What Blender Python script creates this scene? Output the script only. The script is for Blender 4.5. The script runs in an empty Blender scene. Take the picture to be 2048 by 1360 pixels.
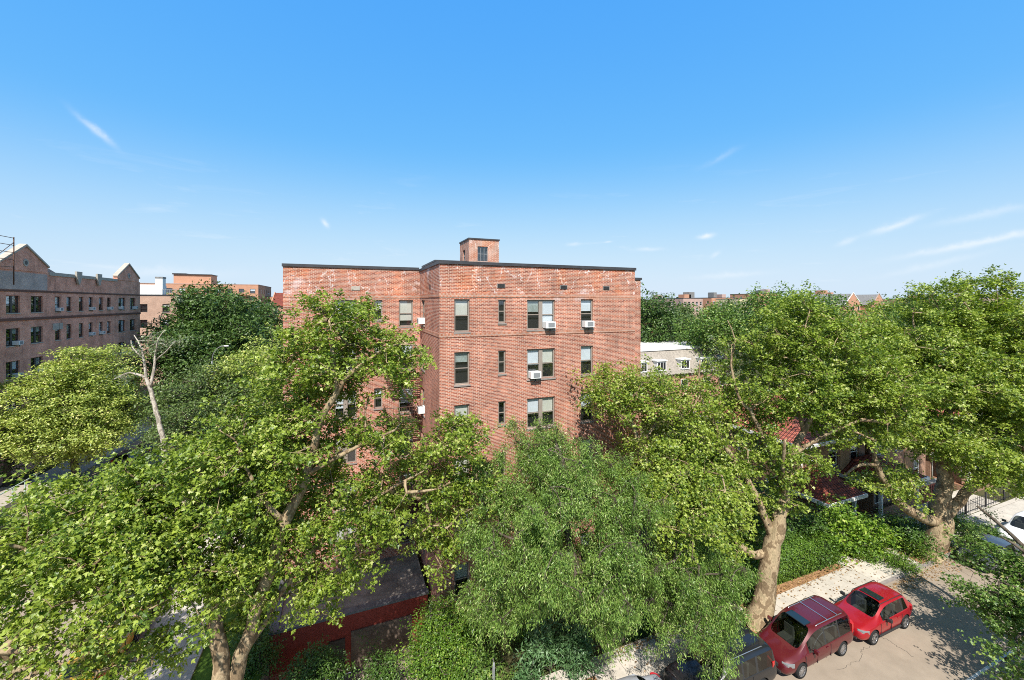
import bpy, bmesh, math, random
import numpy as np
from mathutils import Vector, Matrix, noise as mnoise
R = math.radians
S = bpy.context.scene
COL = S.collection

# ------------------------------------------------------------------ camera, world, sun
FPX, HOR, CAMZ, YAW = 820.0, 605.0, 17.2, R(21.9)     # of a 2048 x 1360 picture
cd = bpy.data.cameras.new("camera"); cam = bpy.data.objects.new("camera", cd); COL.objects.link(cam)
S.camera = cam
cd.sensor_width = 36; cd.lens = FPX / 2048 * 36
cd.shift_y = -(680 - HOR) / 2048
cd.clip_start = 0.1; cd.clip_end = 6000
cam.location = (0, 0, CAMZ); cam.rotation_euler = (R(90), 0, -YAW)

SUN_EL, SUN_AZ = 50.0, 23.0                            # azimuth: degrees towards -X from -Y
sd = Vector((-math.sin(R(SUN_AZ)) * math.cos(R(SUN_EL)), -math.cos(R(SUN_AZ)) * math.cos(R(SUN_EL)), math.sin(R(SUN_EL))))
sl = bpy.data.lights.new("sun", 'SUN'); sun = bpy.data.objects.new("sun", sl); COL.objects.link(sun)
sl.energy = 4.6; sl.angle = R(0.5); sl.color = (1.0, 0.95, 0.87)
sun.rotation_euler = (-sd).to_track_quat('-Z', 'Y').to_euler()

W = bpy.data.worlds.new("World"); S.world = W; W.use_nodes = True
nt = W.node_tree; N = nt.nodes; Lk = nt.links; N.clear()
out = N.new('ShaderNodeOutputWorld'); bg = N.new('ShaderNodeBackground'); sky = N.new('ShaderNodeTexSky')
sky.sky_type = 'NISHITA'; sky.sun_disc = False
sky.sun_elevation = R(SUN_EL); sky.sun_rotation = math.atan2(sd.x, sd.y)
sky.altitude = 60; sky.air_density = 1.0; sky.dust_density = 0.6; sky.ozone_density = 2.2
bg.inputs['Strength'].default_value = 0.15
# thin cirrus wisps mixed into the sky
tc = N.new('ShaderNodeTexCoord'); sep = N.new('ShaderNodeSeparateXYZ'); Lk.new(tc.outputs['Generated'], sep.inputs[0])
mp = N.new('ShaderNodeMapping'); mp.inputs['Scale'].default_value = (2.2, 2.2, 16); mp.inputs['Rotation'].default_value = (R(6), R(-9), R(20))
Lk.new(tc.outputs['Generated'], mp.inputs[0])
nz = N.new('ShaderNodeTexNoise'); nz.inputs['Scale'].default_value = 2.6; nz.inputs['Detail'].default_value = 7; nz.inputs['Roughness'].default_value = 0.62
nz.inputs['Distortion'].default_value = 0.5
Lk.new(mp.outputs[0], nz.inputs['Vector'])
rp = N.new('ShaderNodeMapRange'); rp.inputs['From Min'].default_value = 0.60; rp.inputs['From Max'].default_value = 0.80; rp.inputs['To Max'].default_value = 0.30
Lk.new(nz.outputs['Fac'], rp.inputs['Value'])
fd = N.new('ShaderNodeMapRange'); fd.inputs['From Min'].default_value = 0.32; fd.inputs['From Max'].default_value = 0.08
Lk.new(sep.outputs['Z'], fd.inputs['Value'])
mu = N.new('ShaderNodeMath'); mu.operation = 'MULTIPLY'; Lk.new(rp.outputs[0], mu.inputs[0]); Lk.new(fd.outputs[0], mu.inputs[1])
zn = N.new('ShaderNodeMapRange'); zn.inputs['From Min'].default_value = .6; zn.inputs['From Max'].default_value = .85; Lk.new(sep.outputs['Z'], zn.inputs['Value'])
zm = N.new('ShaderNodeMixRGB'); zm.inputs[2].default_value = (1.0, 1.3, 1.75, 1); Lk.new(zn.outputs[0], zm.inputs[0])
hs = N.new('ShaderNodeHueSaturation'); hs.inputs['Saturation'].default_value = 1.0; hs.inputs['Value'].default_value = 1.0
sp = N.new('ShaderNodeSeparateColor'); cb_ = N.new('ShaderNodeCombineColor'); Lk.new(sky.outputs[0], sp.inputs[0])
for ch, (g_, k_) in enumerate(((1.0, .42), (.43, 1.38), (.05, 3.7))):
    pw = N.new('ShaderNodeMath'); pw.operation = 'POWER'; pw.inputs[1].default_value = g_; Lk.new(sp.outputs[ch], pw.inputs[0])
    ml = N.new('ShaderNodeMath'); ml.operation = 'MULTIPLY'; ml.inputs[1].default_value = k_; Lk.new(pw.outputs[0], ml.inputs[0]); Lk.new(ml.outputs[0], cb_.inputs[ch])
hz_ = N.new('ShaderNodeMapRange'); hz_.inputs['From Min'].default_value = .36; hz_.inputs['From Max'].default_value = -.03; hz_.inputs['To Max'].default_value = .78; hz_.interpolation_type = 'SMOOTHSTEP'; Lk.new(sep.outputs['Z'], hz_.inputs['Value'])
hm = N.new('ShaderNodeMixRGB'); hm.inputs[2].default_value = (2.8, 3.4, 3.85, 1); Lk.new(hz_.outputs[0], hm.inputs[0]); Lk.new(cb_.outputs[0], hm.inputs[1])
Lk.new(hm.outputs[0], zm.inputs[1]); Lk.new(zm.outputs[0], hs.inputs['Color'])
def VM(op, a, b=None):
    q = N.new('ShaderNodeVectorMath'); q.operation = op
    for i, v in enumerate((a, b)):
        if v is None: continue
        if isinstance(v, (tuple, Vector)): q.inputs[i].default_value = tuple(v)
        else: Lk.new(v, q.inputs[i])
    return q
def SM(op, a, b=0.0):
    q = N.new('ShaderNodeMath'); q.operation = op
    for i, v in enumerate((a, b)):
        if isinstance(v, (int, float)): q.inputs[i].default_value = v
        else: Lk.new(v, q.inputs[i])
    return q.outputs[0]
n2 = N.new('ShaderNodeTexNoise'); n2.inputs['Scale'].default_value = 26; n2.inputs['Detail'].default_value = 6; n2.inputs['Roughness'].default_value = .65; Lk.new(tc.outputs['Generated'], n2.inputs['Vector'])
cl = mu.outputs[0]
# single cirrus wisps at their true bearings and heights: azimuth right of the view axis, elevation, tilt, length, width, strength
for az, el, tl, ln, wd, st_ in ((-45.5, 16.5, -42, .026, .0045, .9), (-24.5, 10.0, -60, .009, .005, 1.2), (25.3, 8.3, 5, .014, .005, 1.3), (43.0, 7.8, 18, .030, .006, 1.1), (26.3, 6.0, 30, .010, .004, .7),
        (48.5, 5.5, 10, .075, .0055, 1.1), (45.5, 3.6, 14, .055, .005, .45), (28, 3.4, 3, .060, .006, .55), (39.2, 6.6, 20, .014, .005, .7), (8.5, 8.0, 0, .016, .004, .6), (18.5, 7.0, 0, .026, .004, .6), (13.2, 8.2, 5, .008, .002, .8),
        (-40, 3.2, 2, .09, .010, .5), (27, 17.5, 22, .030, .006, .28), (49, 8, 8, .05, .006, .5)):
    a_ = YAW + R(az); d_ = Vector((math.sin(a_) * math.cos(R(el)), math.cos(a_) * math.cos(R(el)), math.sin(R(el))))
    rt_ = Vector((math.cos(a_), -math.sin(a_), 0)); upv = rt_.cross(d_); t1 = rt_ * math.cos(R(tl)) + upv * math.sin(R(tl)); t2 = d_.cross(t1)
    df = VM('SUBTRACT', tc.outputs['Generated'], d_).outputs[0]
    uu = SM('DIVIDE', VM('DOT_PRODUCT', df, t1).outputs['Value'], ln); vv = SM('DIVIDE', VM('DOT_PRODUCT', df, t2).outputs['Value'], wd)
    vv = SM('ADD', vv, SM('MULTIPLY', SM('SUBTRACT', n2.outputs['Fac'], .5), 3.0))
    g_ = SM('EXPONENT', SM('MULTIPLY', SM('ADD', SM('MULTIPLY', uu, uu), SM('MULTIPLY', vv, vv)), -1.0))
    cl = SM('ADD', cl, SM('MULTIPLY', SM('MULTIPLY', g_, n2.outputs['Fac']), st_))
cl = SM('MINIMUM', cl, .9)
mx = N.new('ShaderNodeMixRGB'); mx.inputs[2].default_value = (4.0, 4.15, 4.3, 1)
Lk.new(cl, mx.inputs[0]); Lk.new(hs.outputs[0], mx.inputs[1]); Lk.new(mx.outputs[0], bg.inputs['Color']); Lk.new(bg.outputs[0], out.inputs[0])

S.view_settings.view_transform = 'Standard'; S.view_settings.look = 'None'
S.view_settings.exposure = 0.72; S.view_settings.gamma = 1; S.view_settings.use_curve_mapping = False
S.render.engine = 'CYCLES'
S.cycles.max_bounces = 5; S.cycles.diffuse_bounces = 2; S.cycles.glossy_bounces = 2; S.cycles.transmission_bounces = 4
S.cycles.transparent_max_bounces = 8; S.cycles.caustics_reflective = False; S.cycles.caustics_refractive = False
S.cycles.use_denoising = False
S.cycles.sample_clamp_indirect = 6
S.cycles.filter_width = 1.0

# ------------------------------------------------------------------ helpers
_c, _s = math.cos(YAW), math.sin(YAW)
def at(px, py, D):
    """real position of a point seen at px,py whose distance along the view axis is D metres"""
    X = (px - 1024) / FPX * D
    return Vector((D * _s + X * _c, D * _c - X * _s, CAMZ - (py - HOR) / FPX * D))
def gnd(px, py, z=0.0):
    return at(px, py, FPX * (CAMZ - z) / (py - HOR))

def tag(o, label=None, cat=None, group=None, kind=None):
    if label: o['label'] = label
    if cat: o['category'] = cat
    if group: o['group'] = group
    if kind: o['kind'] = kind
    return o
def thing(name, label, cat, loc=(0, 0, 0), rz=0, group=None):
    o = bpy.data.objects.new(name, None); COL.objects.link(o); o.location = loc; o.rotation_euler = (0, 0, rz)
    o.empty_display_size = 0.2
    return tag(o, label, cat, group)

class MB:
    """collects faces of one mesh object"""
    def __init__(s): s.v = []; s.f = []; s.m = []; s.sm = []
    def quad(s, a, b, c, d, m=0):
        n = len(s.v); s.v += [tuple(a), tuple(b), tuple(c), tuple(d)]; s.f.append((n, n + 1, n + 2, n + 3)); s.m.append(m); s.sm.append(False)
    def poly(s, pts, m=0):
        n = len(s.v); s.v += [tuple(p) for p in pts]; s.f.append(tuple(range(n, n + len(pts)))); s.m.append(m); s.sm.append(False)
    def box(s, x0, x1, y0, y1, z0, z1, m=0):
        n = len(s.v)
        s.v += [(x0, y0, z0), (x1, y0, z0), (x1, y1, z0), (x0, y1, z0), (x0, y0, z1), (x1, y0, z1), (x1, y1, z1), (x0, y1, z1)]
        for f in ((0, 3, 2, 1), (4, 5, 6, 7), (0, 1, 5, 4), (1, 2, 6, 5), (2, 3, 7, 6), (3, 0, 4, 7)):
            s.f.append(tuple(n + i for i in f)); s.m.append(m); s.sm.append(False)
        return s
    def prism(s, pts, a, b, axis='x', m=0):
        """closed outline pts (2D) extruded from a to b along axis"""
        def P(u, v, t): return (t, u, v) if axis == 'x' else ((u, t, v) if axis == 'y' else (u, v, t))
        n = len(s.v); k = len(pts)
        s.v += [P(u, v, a) for u, v in pts] + [P(u, v, b) for u, v in pts]
        s.f.append(tuple(range(n, n + k))); s.f.append(tuple(range(n + 2 * k - 1, n + k - 1, -1))); s.m += [m, m]; s.sm += [False, False]
        for i in range(k):
            j = (i + 1) % k; s.f.append((n + i, n + k + i, n + k + j, n + j)); s.m.append(m); s.sm.append(False)
    def tube(s, pts, rad, sides=8, m=0, cap=True, wob=0, rnd=None):
        pts = [Vector(p) for p in pts]; n0 = len(s.v); k = len(pts)
        if not hasattr(rad, '__len__'): rad = [rad] * k
        up = Vector((0.3, 0.1, 1)); prev = None
        for i, p in enumerate(pts):
            t = (pts[min(i + 1, k - 1)] - pts[max(i - 1, 0)])
            t = t.normalized() if t.length > 1e-9 else Vector((0, 0, 1))
            if prev is None:
                a = t.cross(Vector((1, 0.2, 0)) if abs(t.x) < .8 else Vector((0, 1, 0))).normalized()
            else:
                a = prev - t * prev.dot(t); a.normalize()
            prev = a; b = t.cross(a)
            for j in range(sides):
                th = 2 * math.pi * j / sides
                r = rad[i] * (1 + (rnd.uniform(-wob, wob) if wob else 0))
                q = p + a * (r * math.cos(th)) + b * (r * math.sin(th)); s.v.append(tuple(q))
        for i in range(k - 1):
            for j in range(sides):
                j2 = (j + 1) % sides
                s.f.append((n0 + i * sides + j, n0 + i * sides + j2, n0 + (i + 1) * sides + j2, n0 + (i + 1) * sides + j)); s.m.append(m); s.sm.append(True)
        if cap:
            s.f.append(tuple(n0 + j for j in range(sides))[::-1]); s.f.append(tuple(n0 + (k - 1) * sides + j for j in range(sides))); s.m += [m, m]; s.sm += [False, False]
    def build(s, name, mats, parent=None, loc=None):
        me = bpy.data.meshes.new(name)
        me.from_pydata(s.v, [], s.f)
        if not isinstance(mats, (list, tuple)): mats = [mats]
        for m in mats: me.materials.append(m)
        me.polygons.foreach_set('material_index', s.m); me.polygons.foreach_set('use_smooth', s.sm)
        me.update()
        o = bpy.data.objects.new(name, me); COL.objects.link(o)
        if parent: o.parent = parent
        if loc: o.location = loc
        return o

# ------------------------------------------------------------------ materials
def mat(name, col, rough=0.7, spec=0.3, metal=0.0, bump=0.0, bscale=20, var=0.0, vscale=3.0, coat=0.0, emit=None):
    m = bpy.data.materials.new(name); m.use_nodes = True; n = m.node_tree.nodes; l = m.node_tree.links
    p = n['Principled BSDF']; p.inputs['Base Color'].default_value = (*col, 1); p.inputs['Roughness'].default_value = rough
    p.inputs['Specular IOR Level'].default_value = spec; p.inputs['Metallic'].default_value = metal
    p.inputs['Coat Weight'].default_value = coat; p.inputs['Coat Roughness'].default_value = 0.06
    t = n.new('ShaderNodeTexCoord')
    if var:
        q = n.new('ShaderNodeTexNoise'); q.inputs['Scale'].default_value = vscale; q.inputs['Detail'].default_value = 8; q.inputs['Roughness'].default_value = .65
        l.new(t.outputs['Object'], q.inputs['Vector'])
        r = n.new('ShaderNodeMapRange'); r.inputs['From Min'].default_value = .3; r.inputs['From Max'].default_value = .7
        r.inputs['To Min'].default_value = 1 - var; r.inputs['To Max'].default_value = 1 + var; l.new(q.outputs['Fac'], r.inputs['Value'])
        x = n.new('ShaderNodeMixRGB'); x.blend_type = 'MULTIPLY'; x.inputs[0].default_value = 1; x.inputs[1].default_value = (*col, 1)
        l.new(r.outputs[0], x.inputs[2]); l.new(x.outputs[0], p.inputs['Base Color'])
    if bump:
        q = n.new('ShaderNodeTexNoise'); q.inputs['Scale'].default_value = bscale; q.inputs['Detail'].default_value = 5; l.new(t.outputs['Object'], q.inputs['Vector'])
        b = n.new('ShaderNodeBump'); b.inputs['Strength'].default_value = bump; b.inputs['Distance'].default_value = .02; l.new(q.outputs['Fac'], b.inputs['Height']); l.new(b.outputs[0], p.inputs['Normal'])
    return m

def wall_vec(n, l):
    """along-wall coordinate and height, for any upright wall"""
    t = n.new('ShaderNodeTexCoord'); s = n.new('ShaderNodeSeparateXYZ'); l.new(t.outputs['Object'], s.inputs[0])
    g = n.new('ShaderNodeNewGeometry'); gs = n.new('ShaderNodeSeparateXYZ'); l.new(g.outputs['True Normal'], gs.inputs[0])
    def M(op, a, b=None):
        q = n.new('ShaderNodeMath'); q.operation = op
        for i, v in enumerate((a, b)):
            if v is None: continue
            if isinstance(v, (int, float)): q.inputs[i].default_value = v
            else: l.new(v, q.inputs[i])
        return q.outputs[0]
    ax = M('GREATER_THAN', M('ABSOLUTE', gs.outputs['X']), M('ABSOLUTE', gs.outputs['Y']))
    mixn = n.new('ShaderNodeMix'); mixn.data_type = 'FLOAT'; l.new(ax, mixn.inputs[0]); l.new(s.outputs['X'], mixn.inputs[2]); l.new(s.outputs['Y'], mixn.inputs[3])
    u = mixn.outputs[0]
    c = n.new('ShaderNodeCombineXYZ'); l.new(u, c.inputs[0]); l.new(s.outputs['Z'], c.inputs[1])
    return c.outputs[0], u, s.outputs['Z'], M, t

def brick(name, c1, c2, cm, stains=None, bw=0.24, rh=0.079, mort=0.014, patch=0.25, painted=None, rainstreak=False):
    m = bpy.data.materials.new(name); m.use_nodes = True; n = m.node_tree.nodes; l = m.node_tree.links
    p = n['Principled BSDF']; p.inputs['Roughness'].default_value = .9; p.inputs['Specular IOR Level'].default_value = .15
    vec, u, z, M, t = wall_vec(n, l)
    b = n.new('ShaderNodeTexBrick'); l.new(vec, b.inputs['Vector'])
    b.inputs['Color1'].default_value = (*c1, 1); b.inputs['Color2'].default_value = (*c2, 1); b.inputs['Mortar'].default_value = (*cm, 1)
    b.inputs['Scale'].default_value = 1; b.inputs['Brick Width'].default_value = bw; b.inputs['Row Height'].default_value = rh
    b.inputs['Mortar Size'].default_value = mort; b.inputs['Mortar Smooth'].default_value = .2; b.inputs['Bias'].default_value = 0.0
    col = b.outputs['Color']
    def noise(sc, det=5, vecin=None, rough=.6, dist=0):
        q = n.new('ShaderNodeTexNoise'); q.inputs['Scale'].default_value = sc; q.inputs['Detail'].default_value = det; q.inputs['Roughness'].default_value = rough
        q.inputs['Distortion'].default_value = dist
        l.new(vecin or t.outputs['Object'], q.inputs['Vector']); return q.outputs['Fac']
    def rng(v, a, bb, c=0, d=1):
        r = n.new('ShaderNodeMapRange'); r.inputs['From Min'].default_value = a; r.inputs['From Max'].default_value = bb
        r.inputs['To Min'].default_value = c; r.inputs['To Max'].default_value = d; l.new(v, r.inputs['Value']); return r.outputs[0]
    def mix(f, a, bb, mode='MIX'):
        x = n.new('ShaderNodeMixRGB'); x.blend_type = mode
        if isinstance(f, (int, float)): x.inputs[0].default_value = f
        else: l.new(f, x.inputs[0])
        for i, v in ((1, a), (2, bb)):
            if isinstance(v, tuple): x.inputs[i].default_value = (*v, 1)
            else: l.new(v, x.inputs[i])
        return x.outputs[0]
    v1 = rng(noise(.7, 6), .3, .7, 1 - patch, 1 + patch)
    col = mix(1.0, col, v1, 'MULTIPLY')
    v2 = rng(noise(9, 3), .3, .7, .82, 1.15)
    col = mix(1.0, col, v2, 'MULTIPLY')
    if rainstreak:
        mp2 = n.new('ShaderNodeMapping'); mp2.inputs['Scale'].default_value = (1.6, .16, 1); l.new(vec, mp2.inputs[0])
        st = rng(noise(1.4, 6, mp2.outputs[0]), .56, .72, 0, .38)
        col = mix(st, col, (.10, .07, .06))
    if stains:
        z0, z1 = stains                     # salt bloom on the joints of the top courses
        zone = rng(z, z0 - .4, z0 + .3)
        # jagged lines stepping up and down through the joints
        wv = noise(.9, 3, vec)
        a = M('ADD', M('MULTIPLY', u, .62), M('MULTIPLY', wv, 1.5))
        tri = M('ABSOLUTE', M('SUBTRACT', M('FRACT', a), .5))              # 0..0.5
        zz = M('MULTIPLY', M('SUBTRACT', z, z0), 0.5 / (z1 - z0))
        dd = M('ABSOLUTE', M('SUBTRACT', tri, zz))
        line = rng(M('ADD', dd, M('MULTIPLY', noise(5, 4, vec), .10)), .085, .05)
        blot = rng(noise(.55, 5, vec), .58, .68)
        gate = rng(noise(1.3, 2, vec), .42, .5)
        fac = M('MULTIPLY', M('MAXIMUM', M('MULTIPLY', line, gate), M('MULTIPLY', blot, .75)), zone)
        jm = mix(M('ADD', M('MULTIPLY', b.outputs['Fac'], .65), .35), col, (.80, .76, .74))
        col = mix(fac, col, jm)
        col = mix(M('MULTIPLY', M('MULTIPLY', blot, zone), .35), col, (.62, .47, .47))
        orange = M('MULTIPLY', rng(noise(.8, 3, vec, dist=.4), .5, .62, 0, .55), zone)
        col = mix(orange, col, mix(1.0, col, (1.12, .80, .55), 'MULTIPLY'))
    if painted:
        zp, pc = painted
        f = M('MULTIPLY', rng(M('ADD', z, M('MULTIPLY', noise(1.2, 4), .5)), zp + .25, zp + .27), .9)
        col = mix(f, col, mix(1.0, pc, rng(noise(6, 5), .3, .7, .8, 1.15), 'MULTIPLY'))
    l.new(col, p.inputs['Base Color'])
    bp = n.new('ShaderNodeBump'); bp.inputs['Strength'].default_value = .6; bp.inputs['Distance'].default_value = .008
    inv = M('SUBTRACT', 1.0, b.outputs['Fac']); l.new(inv, bp.inputs['Height']); l.new(bp.outputs[0], p.inputs['Normal'])
    return m

def leafmat(name, dark, light, trans=0.35, yellow=None, rough=.42, spec=.45):
    m = bpy.data.materials.new(name); m.use_nodes = True; n = m.node_tree.nodes; l = m.node_tree.links
    p = n['Principled BSDF']; p.inputs['Roughness'].default_value = rough; p.inputs['Specular IOR Level'].default_value = spec
    a = n.new('ShaderNodeAttribute'); a.attribute_name = 'tint'
    r = n.new('ShaderNodeValToRGB'); e = r.color_ramp.elements
    e[0].position = 0; e[0].color = (*dark, 1); e[1].position = .82; e[1].color = (*light, 1)
    if yellow: q = e.new(.97); q.color = (*yellow, 1)
    l.new(a.outputs['Fac'], r.inputs[0]); l.new(r.outputs[0], p.inputs['Base Color'])
    t = n.new('ShaderNodeBsdfTranslucent'); x2 = n.new('ShaderNodeMixRGB'); x2.blend_type = 'MULTIPLY'; x2.inputs[0].default_value = 1
    x2.inputs[2].default_value = (1.35, 1.5, .5, 1); l.new(r.outputs[0], x2.inputs[1]); l.new(x2.outputs[0], t.inputs[0])
    x = n.new('ShaderNodeMixShader'); x.inputs[0].default_value = trans; l.new(p.outputs[0], x.inputs[1]); l.new(t.outputs[0], x.inputs[2])
    l.new(x.outputs[0], n['Material Output'].inputs[0]); return m

def barkmat(name, base, pale, amount=.5, scale=3.0, third=None):
    m = bpy.data.materials.new(name); m.use_nodes = True; n = m.node_tree.nodes; l = m.node_tree.links
    p = n['Principled BSDF']; p.inputs['Roughness'].default_value = .9; p.inputs['Specular IOR Level'].default_value = .15
    t = n.new('ShaderNodeTexCoord')
    q = n.new('ShaderNodeTexNoise'); q.inputs['Scale'].default_value = scale; q.inputs['Detail'].default_value = 4; q.inputs['Distortion'].default_value = .6
    mp = n.new('ShaderNodeMapping'); mp.inputs['Scale'].default_value = (1, 1, .6); l.new(t.outputs['Object'], mp.inputs[0]); l.new(mp.outputs[0], q.inputs['Vector'])
    r = n.new('ShaderNodeValToRGB'); e = r.color_ramp.elements; e[0].position = .5 - .02 + (.5 - amount) * .3; e[0].color = (*base, 1); e[1].position = e[0].position + .05; e[1].color = (*pale, 1)
    if third: k = e.new(min(.95, e[1].position + .13)); k.color = (*third, 1)
    l.new(q.outputs['Fac'], r.inputs[0])
    q2 = n.new('ShaderNodeTexNoise'); q2.inputs['Scale'].default_value = 14; q2.inputs['Detail'].default_value = 6; l.new(mp.outputs[0], q2.inputs['Vector'])
    x = n.new('ShaderNodeMixRGB'); x.blend_type = 'MULTIPLY'; x.inputs[0].default_value = .55; l.new(r.outputs[0], x.inputs[1]); l.new(q2.outputs['Fac'], x.inputs[2])
    l.new(x.outputs[0], p.inputs['Base Color'])
    b = n.new('ShaderNodeBump'); b.inputs['Strength'].default_value = .8; b.inputs['Distance'].default_value = .04; l.new(q2.outputs['Fac'], b.inputs['Height']); l.new(b.outputs[0], p.inputs['Normal'])
    return m

def glassmat(name, tint=(.55, .6, .62), dark=.0):
    m = bpy.data.materials.new(name); m.use_nodes = True; n = m.node_tree.nodes; l = m.node_tree.links
    n.remove(n['Principled BSDF'])
    tr = n.new('ShaderNodeBsdfTransparent'); tr.inputs[0].default_value = (*tint, 1)
    gl = n.new('ShaderNodeBsdfGlossy'); gl.inputs['Roughness'].default_value = .03
    lw = n.new('ShaderNodeLayerWeight'); pw = n.new('ShaderNodeMath'); pw.operation = 'POWER'; pw.inputs[1].default_value = 4; l.new(lw.outputs['Facing'], pw.inputs[0])
    fr = n.new('ShaderNodeMath'); fr.operation = 'MULTIPLY_ADD'; fr.inputs[1].default_value = .75; fr.inputs[2].default_value = .10; l.new(pw.outputs[0], fr.inputs[0])
    x = n.new('ShaderNodeMixShader'); l.new(fr.outputs[0], x.inputs[0]); l.new(tr.outputs[0], x.inputs[1]); l.new(gl.outputs[0], x.inputs[2])
    l.new(x.outputs[0], n['Material Output'].inputs[0]); return m

M_ = {}
M_['brick_main'] = brick('brick_main', (.21, .06, .042), (.45, .15, .088), (.54, .38, .30), stains=(17.5, 19.4), rainstreak=True)
M_['brick_soldier'] = brick('brick_soldier', (.36, .12, .06), (.46, .18, .10), (.45, .36, .31), bw=.075, rh=.22, mort=.012)
M_['brick_left'] = brick('brick_left', (.56, .17, .10), (.72, .28, .18), (.72, .50, .39), patch=.3, rainstreak=True)
M_['brick_patch'] = brick('brick_patch', (.40, .30, .26), (.48, .37, .33), (.46, .41, .38), patch=.2)
M_['brick_tan'] = brick('brick_tan', (.40, .22, .15), (.50, .29, .20), (.48, .38, .31), patch=.12)
M_['brick_dark'] = brick('brick_dark', (.16, .10, .08), (.22, .14, .11), (.22, .18, .16), patch=.2)
M_['brick_orange'] = brick('brick_orange', (.46, .19, .10), (.52, .23, .13), (.48, .33, .25), patch=.08)
M_['brick_house'] = brick('brick_house', (.24, .11, .06), (.33, .17, .10), (.33, .25, .2), patch=.3)
M_['brick_red'] = brick('brick_red', (.42, .10, .055), (.48, .14, .08), (.45, .25, .2), patch=.25, painted=(-1.6, (.33, .055, .04)))
M_['brick_pink'] = brick('brick_pink', (.42, .24, .2), (.48, .30, .25), (.45, .38, .34), patch=.1)
M_['coping'] = mat('coping', (.045, .045, .05), .5, .4, var=.3, vscale=2)
M_['stone'] = mat('stone', (.40, .36, .31), .85, .2, var=.2)
M_['white'] = mat('white_paint', (.76, .76, .74), .5, .4, var=.08)
M_['frame'] = mat('frame_taupe', (.27, .225, .19), .5, .4, var=.12)
M_['frame_dark'] = mat('frame_dark', (.05, .045, .045), .5, .4)
M_['sill'] = mat('sill_grey', (.26, .23, .21), .8, .2, var=.2)
M_['blind'] = mat('blind', (.85, .87, .90), .8, .2, var=.05)
M_['blind_warm'] = mat('blind_warm', (.78, .74, .64), .8, .2, var=.08)
M_['curtain'] = mat('curtain', (.42, .46, .42), .9, .1, var=.25, vscale=9)
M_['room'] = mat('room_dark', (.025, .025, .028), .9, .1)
M_['glass'] = glassmat('window_glass', (.93, .95, .96))
M_['black_metal'] = mat('black_metal', (.03, .03, .032), .5, .4)
M_['rust_metal'] = mat('rust_metal', (.10, .055, .04), .7, .3, var=.35, vscale=6)
M_['grey_metal'] = mat('grey_metal', (.32, .33, .34), .45, .5, metal=.4)
M_['ac'] = mat('ac_white', (.72, .73, .72), .5, .4)
M_['grill'] = mat('ac_grill', (.22, .23, .24), .7, .3)
M_['asphalt'] = mat('asphalt', (.30, .245, .19), .92, .15, var=.14, vscale=.8, bump=.3, bscale=60)
M_['concrete'] = None
M_['soil'] = mat('soil', (.10, .075, .045), .95, .1, var=.4, vscale=1.5)
M_['roofing'] = mat('roofing', (.27, .235, .20), .9, .2, var=.5, vscale=1.0)
M_['paint_line'] = mat('paint_line', (.62, .62, .60), .7, .2, var=.2, vscale=3)
M_['slate'] = mat('slate', (.20, .195, .19), .7, .3, var=.3, vscale=3)
M_['tan_roof'] = mat('mansard_tile', (.31, .275, .235), .85, .2, var=.3, vscale=4)
M_['cream'] = mat('cream_wall', (.62, .52, .34), .85, .2, var=.1)
M_['stucco'] = mat('stucco', (.34, .21, .12), .9, .15, var=.25, vscale=2)

def concrete():
    m = bpy.data.materials.new('concrete'); m.use_nodes = True; n = m.node_tree.nodes; l = m.node_tree.links
    p = n['Principled BSDF']; p.inputs['Roughness'].default_value = .9; p.inputs['Specular IOR Level'].default_value = .15
    t = n.new('ShaderNodeTexCoord'); b = n.new('ShaderNodeTexBrick'); l.new(t.outputs['Object'], b.inputs['Vector'])
    b.offset = 0; b.inputs['Scale'].default_value = 1; b.inputs['Brick Width'].default_value = 1.5; b.inputs['Row Height'].default_value = 1.5; b.inputs['Mortar Size'].default_value = .012
    b.inputs['Color1'].default_value = (.46, .42, .36, 1); b.inputs['Color2'].default_value = (.54, .49, .42, 1); b.inputs['Mortar'].default_value = (.22, .19, .16, 1)
    q = n.new('ShaderNodeTexNoise'); q.inputs['Scale'].default_value = 1.6; q.inputs['Detail'].default_value = 9; q.inputs['Roughness'].default_value = .7; l.new(t.outputs['Object'], q.inputs['Vector'])
    r = n.new('ShaderNodeMapRange'); r.inputs['From Min'].default_value = .3; r.inputs['From Max'].default_value = .7; r.inputs['To Min'].default_value = .78; r.inputs['To Max'].default_value = 1.12; l.new(q.outputs['Fac'], r.inputs['Value'])
    x = n.new('ShaderNodeMixRGB'); x.blend_type = 'MULTIPLY'; x.inputs[0].default_value = 1; l.new(b.outputs[0], x.inputs[1]); l.new(r.outputs[0], x.inputs[2]); l.new(x.outputs[0], p.inputs['Base Color'])
    return m
M_['concrete'] = concrete()

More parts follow.
